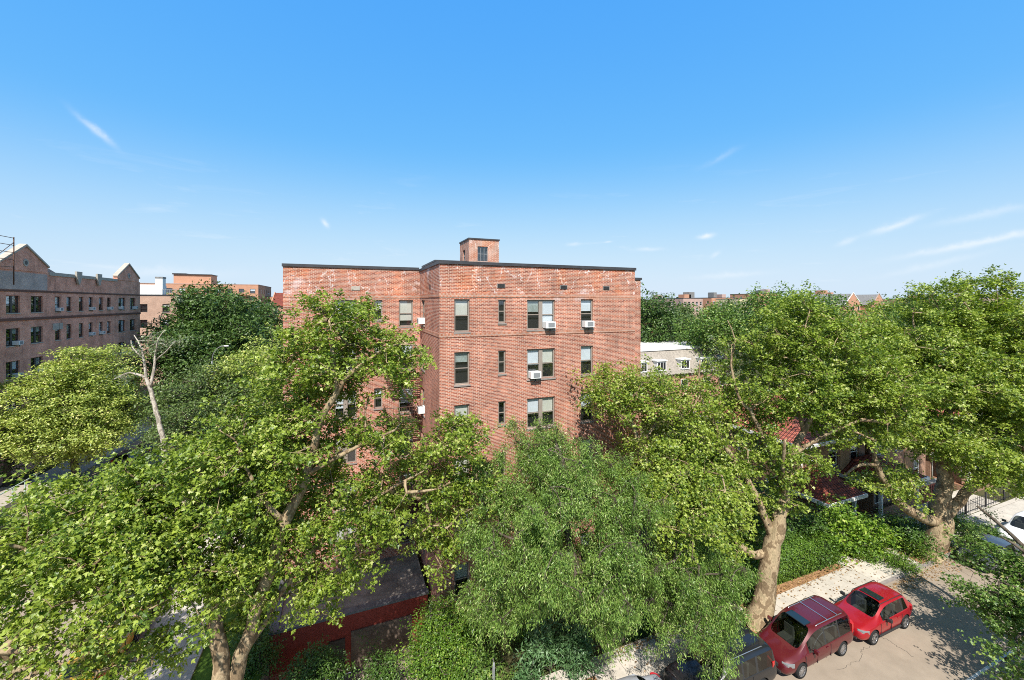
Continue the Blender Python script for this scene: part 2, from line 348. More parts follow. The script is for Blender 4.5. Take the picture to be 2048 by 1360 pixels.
def tiles(name, c1, c2):
    """ribbed clay tiles running down the slope"""
    m = bpy.data.materials.new(name); m.use_nodes = True; n = m.node_tree.nodes; l = m.node_tree.links
    p = n['Principled BSDF']; p.inputs['Roughness'].default_value = .75; p.inputs['Specular IOR Level'].default_value = .25
    vec, u, z, M, t = wall_vec(n, l)
    b = n.new('ShaderNodeTexBrick'); l.new(vec, b.inputs['Vector']); b.inputs['Scale'].default_value = 1; b.inputs['Brick Width'].default_value = .26; b.inputs['Row Height'].default_value = .2
    b.offset = 0; b.inputs['Color1'].default_value = (*c1, 1); b.inputs['Color2'].default_value = (*c2, 1); b.inputs['Mortar'].default_value = (.10, .03, .02, 1); b.inputs['Mortar Size'].default_value = .02
    q = n.new('ShaderNodeTexNoise'); q.inputs['Scale'].default_value = 1.3; q.inputs['Detail'].default_value = 6; l.new(t.outputs['Object'], q.inputs['Vector'])
    x = n.new('ShaderNodeMixRGB'); x.blend_type = 'OVERLAY'; x.inputs[0].default_value = .6; l.new(b.outputs[0], x.inputs[1]); l.new(q.outputs['Fac'], x.inputs[2]); l.new(x.outputs[0], p.inputs['Base Color'])
    w = M('SINE', M('MULTIPLY', u, 2 * math.pi / .26)); bp = n.new('ShaderNodeBump'); bp.inputs['Distance'].default_value = .05; bp.inputs['Strength'].default_value = .9; l.new(w, bp.inputs['Height']); l.new(bp.outputs[0], p.inputs['Normal'])
    return m
M_['tile'] = tiles('clay_tile', (.42, .115, .08), (.33, .12, .085))
M_['tile_dark'] = tiles('clay_tile_dark', (.30, .07, .04), (.22, .06, .04))

def grassmat(name, a, b):
    m = mat(name, a, .95, .1); n = m.node_tree.nodes; l = m.node_tree.links
    t = n.new('ShaderNodeTexCoord'); q = n.new('ShaderNodeTexNoise'); q.inputs['Scale'].default_value = 1.1; q.inputs['Detail'].default_value = 10; q.inputs['Roughness'].default_value = .75
    l.new(t.outputs['Object'], q.inputs['Vector']); r = n.new('ShaderNodeValToRGB'); e = r.color_ramp.elements
    e[0].position = .35; e[0].color = (*a, 1); e[1].position = .65; e[1].color = (*b, 1); l.new(q.outputs['Fac'], r.inputs[0]); l.new(r.outputs[0], n['Principled BSDF'].inputs['Base Color']); return m
M_['grass'] = grassmat('grass', (.05, .10, .015), (.12, .20, .03))
M_['yard'] = grassmat('yard', (.045, .06, .02), (.10, .085, .045))

# ------------------------------------------------------------------ ground, roads, kerbs
PX0, PX1, PY0, PY1, PZ = -3.64, 4.4, 17.3, 28.0, -2.7          # sunken service yard
KY, KX = 14.7, -9.6
def sheet(name, rects, z, m, kind='structure'):
    b = MB()
    for x0, x1, y0, y1 in rects: b.quad((x0, y0, z), (x1, y0, z), (x1, y1, z), (x0, y1, z))
    return tag(b.build(name, m), kind=kind)
g = MB(); BIG = 3000
xs = [-BIG, -400, -100, PX0, PX1, 100, 400, BIG]; ys = [-BIG, -100, PY0, PY1, 100, 400, BIG]
for i in range(len(xs) - 1):
    for j in range(len(ys) - 1):
        if xs[i] == PX0 and ys[j] == PY0: continue
        g.quad((xs[i], ys[j], 0), (xs[i + 1], ys[j], 0), (xs[i + 1], ys[j + 1], 0), (xs[i], ys[j + 1], 0))
tag(g.build('ground', M_['yard']), kind='structure')
sheet('road', [(-24.5, KX, -60, 4.2), (-24.5, KX, 4.2, KY), (-24.5, KX, KY, 330)], .012, M_['asphalt'])
sheet('street', [(KX, 90, 4.2, KY)], .012, M_['asphalt'])
pv = MB()
pv.box(KX, 90, KY, KY + .15, 0, .13, 0); pv.box(KX, KX + .15, KY + .15, 330, 0, .13, 0); pv.box(-24.65, -24.5, -60, 330, 0, .13)
tag(pv.build('kerb', M_['sill']), kind='structure')
pm = MB()
pm.box(KX + .15, 31, KY + 2.05 - 2.0, 16.85, 0, .12); pm.box(33.0, 90, KY + .15 - .1, 16.85, 0, .121)
pm.box(31, 33, KY + .15, 16.85, 0, .1205)
pm.box(KX + .15, -6.6, 16.85, 330, 0, .12); pm.box(-28.2, -24.65, -60, 330, 0, .12)
tag(pm.build('pavement', M_['concrete']), kind='structure')
pt = MB()
for x, w, y0, y1 in ((20.3, 1.5, 14.86, 16.0), (37.1, 4.5, 14.86, 16.2), (9.6, 1.8, 14.86, 16.0)): pt.quad((x - w / 2, y0, .126), (x + w / 2, y0, .126), (x + w / 2, y1, .126), (x - w / 2, y1, .126))
pt.quad((20.5, 16.4, .126), (29.8, 16.55, .126), (29.8, 17.0, .126), (20.5, 17.0, .126))
tag(pt.build('tree_pit_soil', mat('leaf_litter', (.30, .17, .09), .95, .1, var=.45, vscale=6)), kind='structure')
sheet('lawn', [(-6.6, PX0 - .02, 16.9, 60)], .02, M_['grass'])
rr_ = random.Random(6); b = MB()
def ribbon(pts, w, z):
    for (xa, ya), (xb, yb) in zip(pts, pts[1:]):
        dx, dy = xb - xa, yb - ya; l_ = math.hypot(dx, dy); ox, oy = -dy / l_ * w / 2, dx / l_ * w / 2
        b.quad((xa - ox, ya - oy, z), (xb - ox, yb - oy, z), (xb + ox, yb + oy, z), (xa + ox, ya + oy, z))
for q in range(9):
    x = rr_.uniform(12, 44); y = rr_.uniform(8.5, 14); pts = [(x, y)]; along = rr_.random() < .6
    for k in range(rr_.randint(6, 14)): x += rr_.uniform(.25, .7) if along else rr_.uniform(-.25, .3); y += rr_.uniform(-.18, .18) if along else rr_.uniform(.2, .5); y = min(y, 14.3); pts.append((x, y))
    pts2 = [pts[0]]
    for (xa, ya), (xb, yb) in zip(pts, pts[1:]):
        for f_ in (.25, .5, .75, 1): pts2.append((xa + (xb - xa) * f_ + rr_.gauss(0, .035), ya + (yb - ya) * f_ + rr_.gauss(0, .035)))
    ribbon(pts2, rr_.uniform(.012, .022), .0165)
tag(b.build('road_cracks', mat('tar', (.09, .078, .066), .8, .3)), kind='structure')
sheet('front_path', [(29.9, 31.4, 16.85, 21), (39.5, 52, 17.0, 19.6)], .03, M_['concrete'])
sheet('road_line', [(10, 90, 9.5, 9.62)], .018, M_['paint_line'])
sheet('yard_floor', [(PX0, PX1, PY0, 23.7)], PZ, M_['asphalt'])
rw = MB()
rw.quad((PX0, PY0, PZ), (PX0, 28, PZ), (PX0, 28, 0), (PX0, PY0, 0)); rw.quad((PX0, PY0, PZ), (PX1, PY0, PZ), (PX1, PY0, 0), (PX0, PY0, 0)); rw.quad((PX1, PY0, PZ), (PX1, 23.7, PZ), (PX1, 23.7, 0), (PX1, PY0, 0))
tag(rw.build('sunken_yard_terrain_edge', M_['sill']), kind='structure')

# ------------------------------------------------------------------ walls with real openings
def facade(b, plane, c, a0, a1, z0, z1, opens, face, depth=.30, mw=0, mr=1, mb=2):
    """wall in plane x=c or y=c between a0..a1, z0..z1, with openings (u0,u1,v0,v1); face = sign of its outward normal"""
    us = sorted({a0, a1} | {o[0] for o in opens} | {o[1] for o in opens}); vs = sorted({z0, z1} | {o[2] for o in opens} | {o[3] for o in opens})
    us = [u for u in us if a0 - 1e-6 <= u <= a1 + 1e-6]; vs = [v for v in vs if z0 - 1e-6 <= v <= z1 + 1e-6]
    def P(u, v, d=0):
        q = c - face * d
        return (u, q, v) if plane == 'y' else (q, u, v)
    def Q(p, m):
        flip = (plane == 'y') == (face > 0)
        b.quad(*(p[::-1] if flip else p), m)
    for i in range(len(us) - 1):
        j = 0
        while j < len(vs) - 1:
            uc = (us[i] + us[i + 1]) / 2
            def hole(k): return any(o[0] < uc < o[1] and o[2] < (vs[k] + vs[k + 1]) / 2 < o[3] for o in opens)
            if hole(j): j += 1; continue
            k = j
            while k + 1 < len(vs) - 1 and not hole(k + 1): k += 1
            Q([P(us[i], vs[j]), P(us[i + 1], vs[j]), P(us[i + 1], vs[k + 1]), P(us[i], vs[k + 1])], mw); j = k + 1
    for (u0, u1, v0, v1) in opens:
        Q([P(u0, v0), P(u0, v0, depth), P(u0, v1, depth), P(u0, v1)][::-1], mw)
        Q([P(u1, v0, depth), P(u1, v0), P(u1, v1), P(u1, v1, depth)][::-1], mw)
        Q([P(u0, v1), P(u1, v1), P(u1, v1, depth), P(u0, v1, depth)], mw)
        Q([P(u0, v0, depth), P(u1, v0, depth), P(u1, v0), P(u0, v0)], mw)
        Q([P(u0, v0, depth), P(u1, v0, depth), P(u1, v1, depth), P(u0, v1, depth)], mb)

def window(parent, plane, c, face, u0, u1, v0, v1, fr, rnd, double=False, ac=None, blind=None, simple=False, setback=.09, fw=.075, sillm=None, sash=True):
    """sash window: frame with pane, blind, sill, air conditioner as pieces of it"""
    def bx(b, a0, a1, z0, z1, d0, d1):
        q0, q1 = c - face * d0, c - face * d1; q0, q1 = min(q0, q1), max(q0, q1)
        if plane == 'y': b.box(a0, a1, q0, q1, z0, z1)
        else: b.box(q0, q1, a0, a1, z0, z1)
    b = MB(); s0, s1 = setback, setback + .06; e = .002
    u0 += e; u1 -= e; v0 += e; v1 -= e
    bx(b, u0, u0 + fw, v0, v1, s0, s1); bx(b, u1 - fw, u1, v0, v1, s0, s1)
    bx(b, u0 + fw, u1 - fw, v1 - fw, v1, s0, s1); bx(b, u0 + fw, u1 - fw, v0, v0 + fw, s0, s1)
    bays = [(u0 + fw, u1 - fw)]
    if double:
        um = (u0 + u1) / 2; w = fw * 1.6; bx(b, um - w, um + w, v0 + fw, v1 - fw, s0 - .01, s1); bays = [(u0 + fw, um - w), (um + w, u1 - fw)]
    vm = v0 + (v1 - v0) * .5
    for a0, a1 in bays:
        bx(b, a0, a1, vm - .025, vm + .025, s0 + .015, s1 - .005)
    f = b.build('window', fr, parent)
    b = MB()
    for a0, a1 in bays: bx(b, a0, a1, v0 + fw, v1 - fw, s0 + .03, s0 + .036)
    b.build('pane', M_['glass'], f)
    if not simple:
        for a0, a1 in bays:
            k = rnd.random() if blind is None else blind
            if k < .75:
                b = MB(); zz = v1 - fw - (v1 - v0 - 2 * fw) * rnd.choice([.3, .4, .48, .48, .55, .66, .8, .97]); bx(b, a0 + .01, a1 - .01, zz, v1 - fw, s0 + .08, s0 + .085)
                b.build('blind', rnd.choice([M_['blind'], M_['blind'], M_['blind_warm'], M_['curtain']]), f)
        b = MB(); bx(b, u0 - .04, u1 + .04, v0 - .09, v0 - .004, -.05, s0 - .003); b.build('sill', sillm or M_['sill'], f)
    if ac is not None:
        a0, a1 = bays[ac if ac < len(bays) else 0]; m = (a0 + a1) / 2; w = min(.32, (a1 - a0) / 2 - .01)
        b = MB(); bx(b, m - w, m + w, v0 + fw + .002, v0 + fw + .38, -.34, s0 + .02); o = b.build('air_conditioner', M_['ac'], f)
        mod = o.modifiers.new('bevel', 'BEVEL'); mod.width = .02; mod.segments = 2
        b = MB(); bx(b, m - w * .55, m + w * .75, v0 + fw + .06, v0 + fw + .33, -.352, -.341)
        o.data.materials.append(M_['grill']); g2 = len(o.data.polygons)
        me2 = o.data; bmm = bmesh.new(); bmm.from_mesh(me2); n0 = len(bmm.verts); vv = [bmm.verts.new(v) for v in b.v]
        for ff in b.f:
            q = bmm.faces.new([vv[i] for i in ff]); q.material_index = 1
        bmm.to_mesh(me2); bmm.free()
        b = MB(); bx(b, m - .03, m + .03, v0 - .12, v0 + fw, -.22, -.19); b.build('bracket', M_['black_metal'], f)
    return f

# ------------------------------------------------------------------ main brick apartment block
BY, BX0, BX1, LY, LX0 = 21.67, 4.56, 17.29, 28.0, -3.58
rnd = random.Random(4)
main = thing('apartment_building', 'big red brick apartment block with dark coping and square roof bulkhead, in the middle', 'building', (BX0, BY, 0))
off = Vector((BX0, BY, 0))
def X_on_front(px):
    k = (px - 1024) / FPX; t = BY / (_c - k * _s); return t * (_s + k * _c)
cols = [(150, 245, False, 15.60, 17.38), (422, 468, False, 16.05, 17.36), (600, 772, True, 15.62, 17.36), (932, 1008, False, 15.62, 17.40)]
fo = []; fwins = []
for r in range(6):
    for ci, (a, b_, dbl, v0, v1) in enumerate(cols):
        u0, u1 = X_on_front(860 + a / 3.09), X_on_front(860 + b_ / 3.09)
        w = (u0, u1, v0 - 2.87 * r, v1 - 2.87 * r); fo.append(w); fwins.append((w, dbl, r, ci))
TOPR, TOPL = 19.27, 19.38
wb = MB()
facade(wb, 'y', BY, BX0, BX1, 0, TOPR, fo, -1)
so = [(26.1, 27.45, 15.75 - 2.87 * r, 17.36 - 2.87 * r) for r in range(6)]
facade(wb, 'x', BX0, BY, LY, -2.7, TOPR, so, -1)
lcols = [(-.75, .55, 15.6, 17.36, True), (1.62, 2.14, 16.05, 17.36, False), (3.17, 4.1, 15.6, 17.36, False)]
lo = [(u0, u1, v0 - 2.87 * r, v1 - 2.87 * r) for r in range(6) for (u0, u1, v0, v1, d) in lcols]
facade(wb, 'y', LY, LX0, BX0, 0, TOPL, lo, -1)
# far, left and right sides and the flat roof
wb.quad((BX1, BY, 0), (BX1, 40, 0), (BX1, 40, TOPR), (BX1, BY, TOPR)); wb.quad((LX0, 40, 0), (LX0, LY, 0), (LX0, LY, TOPL), (LX0, 40, TOPL))
wb.quad((BX1, 40, 0), (LX0, 40, 0), (LX0, 40, TOPR), (BX1, 40, TOPR))
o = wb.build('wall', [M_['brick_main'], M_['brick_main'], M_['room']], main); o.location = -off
def mpart(b, name, m, parent=None):
    o = b.build(name, m, parent or main); o.location = -off if parent is None else (0, 0, 0); return o
b = MB(); b.box(BX0 + .2, BX1 - .2, BY + .2, 39.8, 18.3, 18.4); b.box(LX0 + .2, BX0 + .2, LY + .2, 39.8, 18.3, 18.4); mpart(b, 'roof', M_['roofing'])
b = MB(); T = .17
b.box(BX0 - .06, BX1 + .06, BY - .07, BY + .28, TOPR, TOPR + T); b.box(BX0 - .06, BX0 + .28, BY + .28, LY + .25, TOPR, TOPR + T); b.box(BX1 - .28, BX1 + .06, BY + .28, 40, TOPR, TOPR + T)
b.box(LX0 - .06, BX0 - .06, LY - .07, LY + .28, TOPL, TOPL + T); b.box(LX0 - .06, LX0 + .28, LY + .28, 40, TOPL, TOPL + T)
mpart(b, 'coping', M_['coping'])
b = MB()
for zc in (17.50, 15.33):
    b.box(BX0 - .028, BX1 - .0, BY - .028, BY - .001, zc, zc + .2); b.box(BX0 - .028, BX0 - .001, BY + .001, LY - .03, zc, zc + .2); b.box(LX0, BX0 - .03, LY - .028, LY - .001, zc, zc + .2)
for zc in (16.9, 16.5, 16.1, 14.9, 14.5):     # projecting brick courses on the far left corner
    b.box(LX0 - .001, LX0 + .5, LY - .035, LY - .001, zc, zc + .075)
mpart(b, 'brick_band', M_['brick_soldier'])
acs = {(0, 2): 1, (0, 3): 0, (1, 2): 0}
wins = []
for w, dbl, r, ci in fwins:
    f = window(main, 'y', BY, -1, *w, M_['frame'], rnd, double=dbl, ac=acs.get((r, ci)), blind=(.9 if ci == 1 else .3)); f.location = -off
    # steel lintel and sun shade line over each opening
for w in so:
    r = round((15.75 - w[2]) / 2.87); f = window(main, 'x', BX0, -1, *w, M_['frame'], rnd, ac=(0 if r in (0, 2) else None), blind=.3); f.location = -off
for r in range(6):
    for (u0, u1, v0, v1, d) in lcols:
        f = window(main, 'y', LY, -1, u0, u1, v0 - 2.87 * r, v1 - 2.87 * r, M_['frame'], rnd, double=d, blind=(.1 if d else .6), ac=(1 if d and r == 1 else None)); f.location = -off
for px_, zc in ((1002, 18.15), (1127, 18.13), (1212, 18.12)):
    x = X_on_front(px_); b = MB(); b.box(x - .25, x + .25, BY - .03, BY - .002, zc - .12, zc + .12); o = mpart(b, 'roof_vent', M_['sill'])
    b = MB()
    for i in range(6): b.box(x - .21, x + .21, BY - .05, BY - .031, zc - .10 + i * .035, zc - .085 + i * .035)
    b.build('vent_slats', M_['frame_dark'], o)
b = MB(); b.box(.25, .75, LY - .03, LY - .002, 17.98, 18.24); mpart(b, 'roof_vent', M_['stone'])
b = MB(); b.box(BX0 - .03, BX0 - .002, 24.2, 24.5, 18.0, 18.25); mpart(b, 'roof_vent', M_['frame_dark'])
# wing showing past the right corner
b = MB(); b.box(BX1 + .001, 18.75, 22.9, 40, 0, 18.75); mpart(b, 'side_wing', M_['brick_main'])
b = MB(); b.box(BX1 + .001, 18.82, 22.83, 40, 18.751, 18.9); mpart(b, 'coping', M_['coping'])
b = MB(); b.box(BX1 + .25, BX1 + .4, BY + .8, BY + .95, 0, 18.5); mpart(b, 'drain_pipe', M_['rust_metal'])
# roof bulkhead with windows
wb = MB(); BHx0, BHx1, BHy0, BHy1, BHz = 8.27, 10.6, 29.0, 31.6, 21.85
fw_ = (8.92, 9.72, 20.25, 21.35); lw_ = (30.1, 30.75, 20.2, 21.2)
facade(wb, 'y', BHy0, BHx0, BHx1, 18.41, BHz, [fw_], -1); facade(wb, 'x', BHx0, BHy0, BHy1, 18.41, BHz, [lw_], -1)
wb.quad((BHx1, BHy0, 18.41), (BHx1, BHy1, 18.41), (BHx1, BHy1, BHz), (BHx1, BHy0, BHz)); wb.quad((BHx1, BHy1, 18.41), (BHx0, BHy1, 18.41), (BHx0, BHy1, BHz), (BHx1, BHy1, BHz))
bh = wb.build('stair_bulkhead', [brick('brick_bulkhead', (.36, .14, .08), (.46, .21, .14), (.46, .38, .33), stains=(20.6, 22.0)), M_['room'], M_['room']], main); bh.location = -off
b = MB(); b.box(BHx0 - .06, BHx1 + .06, BHy0 - .06, BHy1 + .06, BHz, BHz + .09); b.build('bulkhead_coping', M_['coping'], bh)
def gridwin(plane, c, w, parent, nx, nz, m=M_['grey_metal']):
    b = MB(); u0, u1, v0, v1 = w; t = .035
    def bx(a0, a1, z0, z1):
        if plane == 'y': b.box(a0, a1, c + .08, c + .12, z0, z1)
        else: b.box(c + .08, c + .12, a0, a1, z0, z1)
    for i in range(nx + 1):
        u = u0 + (u1 - u0 - t) * i / nx; bx(u, u + t, v0 + .001, v1 - .001)
    for j in range(nz + 1):
        v = v0 + (v1 - v0 - t) * j / nz
        for i in range(nx):
            a = u0 + (u1 - u0 - t) * i / nx + t; e = u0 + (u1 - u0 - t) * (i + 1) / nx; bx(a, e, v + .001, v + t - .001)
    if plane == 'y': b.box(u0 + .001, u1 - .001, c + .122, c + .126, v0 + .001, v1 - .001, 1)
    else: b.box(c + .122, c + .126, u0 + .001, u1 - .001, v0 + .001, v1 - .001, 1)
    b.build('bulkhead_window', [m, M_['glass']], parent)
gridwin('y', BHy0, fw_, bh, 3, 2); gridwin('x', BHx0, lw_, bh, 2, 2)
b = MB(); b.box(5.9, 8.2, 29.5, 35, 18.41, 20.15); mpart(b, 'elevator_bulkhead', M_['brick_main'])
b = MB(); b.box(5.84, 8.26, 29.44, 35.06, 20.151, 20.28); mpart(b, 'coping', M_['coping'])

# garage wing at the foot of the recess, its roof level with the street
gz = .45
b = MB(); b.box(LX0 - .05, 4.3, 23.72, 27.99, PZ, gz - .35); b.box(LX0 - .05, 4.3, 23.72, 24.0, gz - .349, gz); b.box(LX0 - .05, LX0 + .25, 24.001, 27.99, gz - .349, gz + .0)
tagg = thing('garage_wing', 'low dark red painted brick garage with flat grey roof below the fire escape', 'garage', (0, 24, PZ)); o = b.build('wall', M_['brick_red'], tagg); o.location = (0, -24, -PZ)
b = MB(); b.box(LX0 - .12, 4.36, 23.64, 24.06, gz + .002, gz + .12); b.box(LX0 - .12, LX0 + .3, 24.061, 27.98, gz + .002, gz + .12); o = b.build('parapet_coping', mat('lead_coping', (.16, .155, .16), .6, .3, var=.3), tagg); o.location = (0, -24, -PZ)
b = MB(); b.box(LX0 + .31, 4.3, 24.07, 27.99, gz - .345, gz + .03); o = b.build('roof', M_['roofing'], tagg); o.location = (0, -24, -PZ)
b = MB(); b.box(-.9, -.1, 23.66, 23.715, PZ + .01, -.75); o = b.build('door', M_['frame_dark'], tagg); o.location = (0, -24, -PZ)
b = MB(); b.box(.2, 3.4, 23.67, 23.715, PZ + .01, -.5); o = b.build('garage_door', mat('old_panel', (.20, .15, .12), .8, .2, var=.4, vscale=1.5), tagg); o.location = (0, -24, -PZ)

# fire escape
fe = thing('fire_escape', 'rusty brown steel fire escape zigzagging down the recess of the brick block', 'fire escape', (3.2, 27.5, 0.5))
fo_ = Vector((3.2, 27.5, .5))
def fpart(b, n, m=M_['rust_metal']):
    o = b.build(n, m, fe); o.location = -fo_; return o
for k in range(4):
    z = 12.45 - 2.87 * k; x0, x1, y0, y1 = 2.2, 4.5, 26.75, 27.97
    b = MB()
    for i in range(13): b.box(x0, x1, y0 + i * .1, y0 + i * .1 + .035, z, z + .03)
    b.box(x0, x1, y0 - .05, y0 - .001, z - .05, z + .05); fpart(b, 'landing')
    b = MB()
    for i in range(15): xx = x0 + i * (x1 - x0) / 14; b.box(xx, xx + .018, y0 - .035, y0 - .015, z + .051, z + .95)
    for i in range(8): yy = y0 + i * .16; b.box(x0, x0 + .018, yy, yy + .018, z + .051, z + .95)
    b.box(x0, x1, y0 - .045, y0 - .005, z + .951, z + .99); b.box(x0 - .01, x0 + .03, y0, y1, z + .951, z + .99); fpart(b, 'railing')
    if k < 3: sx0, sx1, zz0, zz1 = 3.0, 4.35, z, z - 2.87
    else: sx0, sx1, zz0, zz1 = 4.2, 1.0, z, gz + .1
    b = MB()
    n = 11 if k < 3 else 14
    for i in range(n + 1):
        t = i / n; xx = sx0 + (sx1 - sx0) * t; zz = zz0 + (zz1 - zz0) * t; b.box(xx - .11, xx + .11, y0 + .08, y0 + .55, zz - .015, zz + .015)
    for yy in (y0 + .06, y0 + .57):
        b.tube([(sx0, yy, zz0), (sx1, yy, zz1)], .035, 6); b.tube([(sx0, yy, zz0 + .8), (sx1, yy, zz1 + .8)], .018, 5)
    fpart(b, 'stair')

# ------------------------------------------------------------------ left apartment building with gables (faces the avenue)
K = 1.12
LB = -27.0 * K
def Yl(px):
    k = (px - 1024) / FPX; t = LB / (_s + k * _c); return t * (_c - k * _s), t
left = thing('apartment_building', 'old brown brick apartment block with two stone trimmed gables on the left', 'building', (LB, 60, 0)); lo_ = Vector((LB, 60, 0))
Zc = lambda px, py: CAMZ - (py - HOR) / FPX * Yl(px)[1]
rnd = random.Random(9)
wcols = [(30, 100, 1), (155, 215, 1), (278, 305, 0), (335, 360, 0), (398, 420, 0), (447, 467, 0), (498, 518, 0), (540, 558, 0), (597, 630, 1), (655, 683, 1)]
st = 3.2; opens = []; wl = []
zb, zt = Zc(12, 626.7), Zc(12, 591)
for a, e, d in wcols:
    y0, y1 = Yl(a / 2.519)[0], Yl(e / 2.519)[0]
    for r in range(6):
        w = (y0, y1, zb - st * r, zt - st * r)
        if w[2] > .6: opens.append(w); wl.append((w, d, r))
for y0, y1 in ((43.2 * K, 44.6 * K), (44.9 * K, 46.3 * K)):
    for r in range(6): w = (y0, y1, zb - st * r, zt - st * r); opens.append(w); wl.append((w, 1, r))
Yend = Yl(280)[0]; Yst = 38 * K
topz = Zc(95, 546)
wb = MB()
facade(wb, 'x', LB, Yst, Yend, 0, topz, opens, 1)
wb.quad((LB, Yend, 0), (LB - 15, Yend, 0), (LB - 15, Yend, topz), (LB, Yend, topz)); wb.quad((LB - 15, Yst, 0), (LB, Yst, 0), (LB, Yst, topz), (LB - 15, Yst, topz))
wb.quad((LB - 15, Yend, 0), (LB - 15, Yst, 0), (LB - 15, Yst, topz), (LB - 15, Yend, topz))
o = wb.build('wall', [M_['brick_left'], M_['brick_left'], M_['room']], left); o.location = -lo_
def lpart(b, n, m, parent=None):
    o = b.build(n, m, parent or left)
    if parent is None: o.location = -lo_
    return o
b = MB(); b.box(LB - 15, LB - .3, Yst + .1, Yend - .1, topz - .8, topz - .7); lpart(b, 'roof', M_['roofing'])
def gable(ya, yb, zs, za, patch=False):
    ym = (ya + yb) / 2; b = MB(); e = .05
    b.prism([(ya, topz - .02), (yb, topz - .02), (yb, zs), (ym, za), (ya, zs)], LB - .45, LB + e, 'x', 0)
    g = lpart(b, 'gable', [M_['brick_left']])
    b = MB(); t = .14
    b.prism([(ya - .15, zs - .05), (ym, za + .0), (ym, za + t + .08), (ya - .15, zs + t)], LB - .42, LB + .16, 'x'); b.prism([(ym + .001, za), (yb + .15, zs - .05), (yb + .15, zs + t), (ym + .001, za + t + .08)], LB - .42, LB + .16, 'x')
    b.build('gable_coping', M_['stone'], g)
    b = MB(); zc = zs + (za - zs) * .12; n = 12; rr = .38
    b.prism([(ym + rr * math.cos(6.283 * i / n), zc + rr * math.sin(6.283 * i / n)) for i in range(n)], LB + e + .001, LB + e + .06, 'x')
    b.build('round_ornament', M_['stone'], g)
    b = MB(); b.prism([(ym + .2 * math.cos(6.283 * i / n), zc + .2 * math.sin(6.283 * i / n)) for i in range(n)], LB + e + .061, LB + e + .07, 'x'); b.build('louvre', M_['frame_dark'], g)
    return g
yg = Yl(94)[0]; ya = 2 * Yl(49.6)[0] - yg
gable(ya, yg, Zc(93, 535), Zc(49.6, 492)); gable(Yl(234)[0], Yl(277)[0], Zc(256, 529) - 1.9, Zc(256, 529))
b = MB()
b.box(LB + .001, LB + .10, yg + .3, Yl(233)[0], topz - .25, topz + .12)
b.box(LB - .3, LB, yg + .3, Yl(233)[0], topz, topz + .12); lpart(b, 'parapet_coping', M_['stone'])
b = MB(); zl = Zc(0, 641); b.box(LB + .001, LB + .12, Yst, Yend, zl - .1, zl + .15); b.box(LB + .001, LB + .06, Yst, Yend, zl + 2.75, zl + 2.95); lpart(b, 'string_course', mat('brown_band', (.16, .08, .06), .85, .2))
b = MB(); b.box(LB + .001, LB + .03, ya - 1.5, yg, topz - 1.9, topz - .2); lpart(b, 'repaired_patch', M_['brick_patch'])
for pxx in (153, 194):
    y = Yl(pxx)[0]; b = MB(); b.prism([(y - .55, topz + .5), (y + .55, topz + .5), (y + .5, topz - .1), (y + .2, topz - .8), (y, topz - 1.1), (y - .2, topz - .8), (y - .5, topz - .1)], LB + .101, LB + .3, 'x'); lpart(b, 'stone_cartouche', M_['stone'])
b = MB(); b.box(LB + .001, LB + .05, yg + .9, yg + 1.9, zb - st + .2 + 1.0, zb - st + 1.9); b.box(LB + .001, LB + .05, yg + 2.0, yg + 2.6, zb - st + .2 + 1.0, zb - st + 1.9); lpart(b, 'stone_panel', M_['stone'])
for w, d, r in wl:
    f = window(left, 'x', LB, 1, *w, M_['frame_dark'], rnd, double=bool(d), ac=(rnd.choice([0, 1]) if rnd.random() < (.38 if d else .2) else None), fw=.07, sillm=M_['stone'], simple=False, setback=.14); f.location = -lo_
b = MB(); b.prism([(58 * K, topz + .3), (66 * K, topz + .3), (65.8 * K, topz + .8), (62 * K, topz + 2.2), (58.2 * K, topz + .8)], LB - 9, LB - 6, 'x'); o = lpart(b, 'roof_shed', M_['slate'])
b = MB(); b.box(LB - 5, LB - 4.4, 56 * K, 57 * K, topz - .7, topz + .9); lpart(b, 'chimney', M_['stone'])
# rooftop ladder frame at the picture's left
ff = thing('roof_ladder_frame', 'thin rusty steel ladder frame standing on the left gabled roof edge', 'ladder', (LB + .4, Yl(5)[0], topz))
yq = Yl(16)[0] - ff.location.y; b = MB()
for yy in (yq, yq - 2.2): b.tube([(0, yy, -1.5), (0, yy, 3.1)], .05, 6)
for k in range(5): b.tube([(0, yq, .2 + k * .7), (0, yq - 2.2, .2 + k * .7)], .03, 5)
b.tube([(0, yq, 2.6), (0, yq - 2.2, 1.0)], .03, 5); b.build('ladder_frame', M_['rust_metal'], ff)

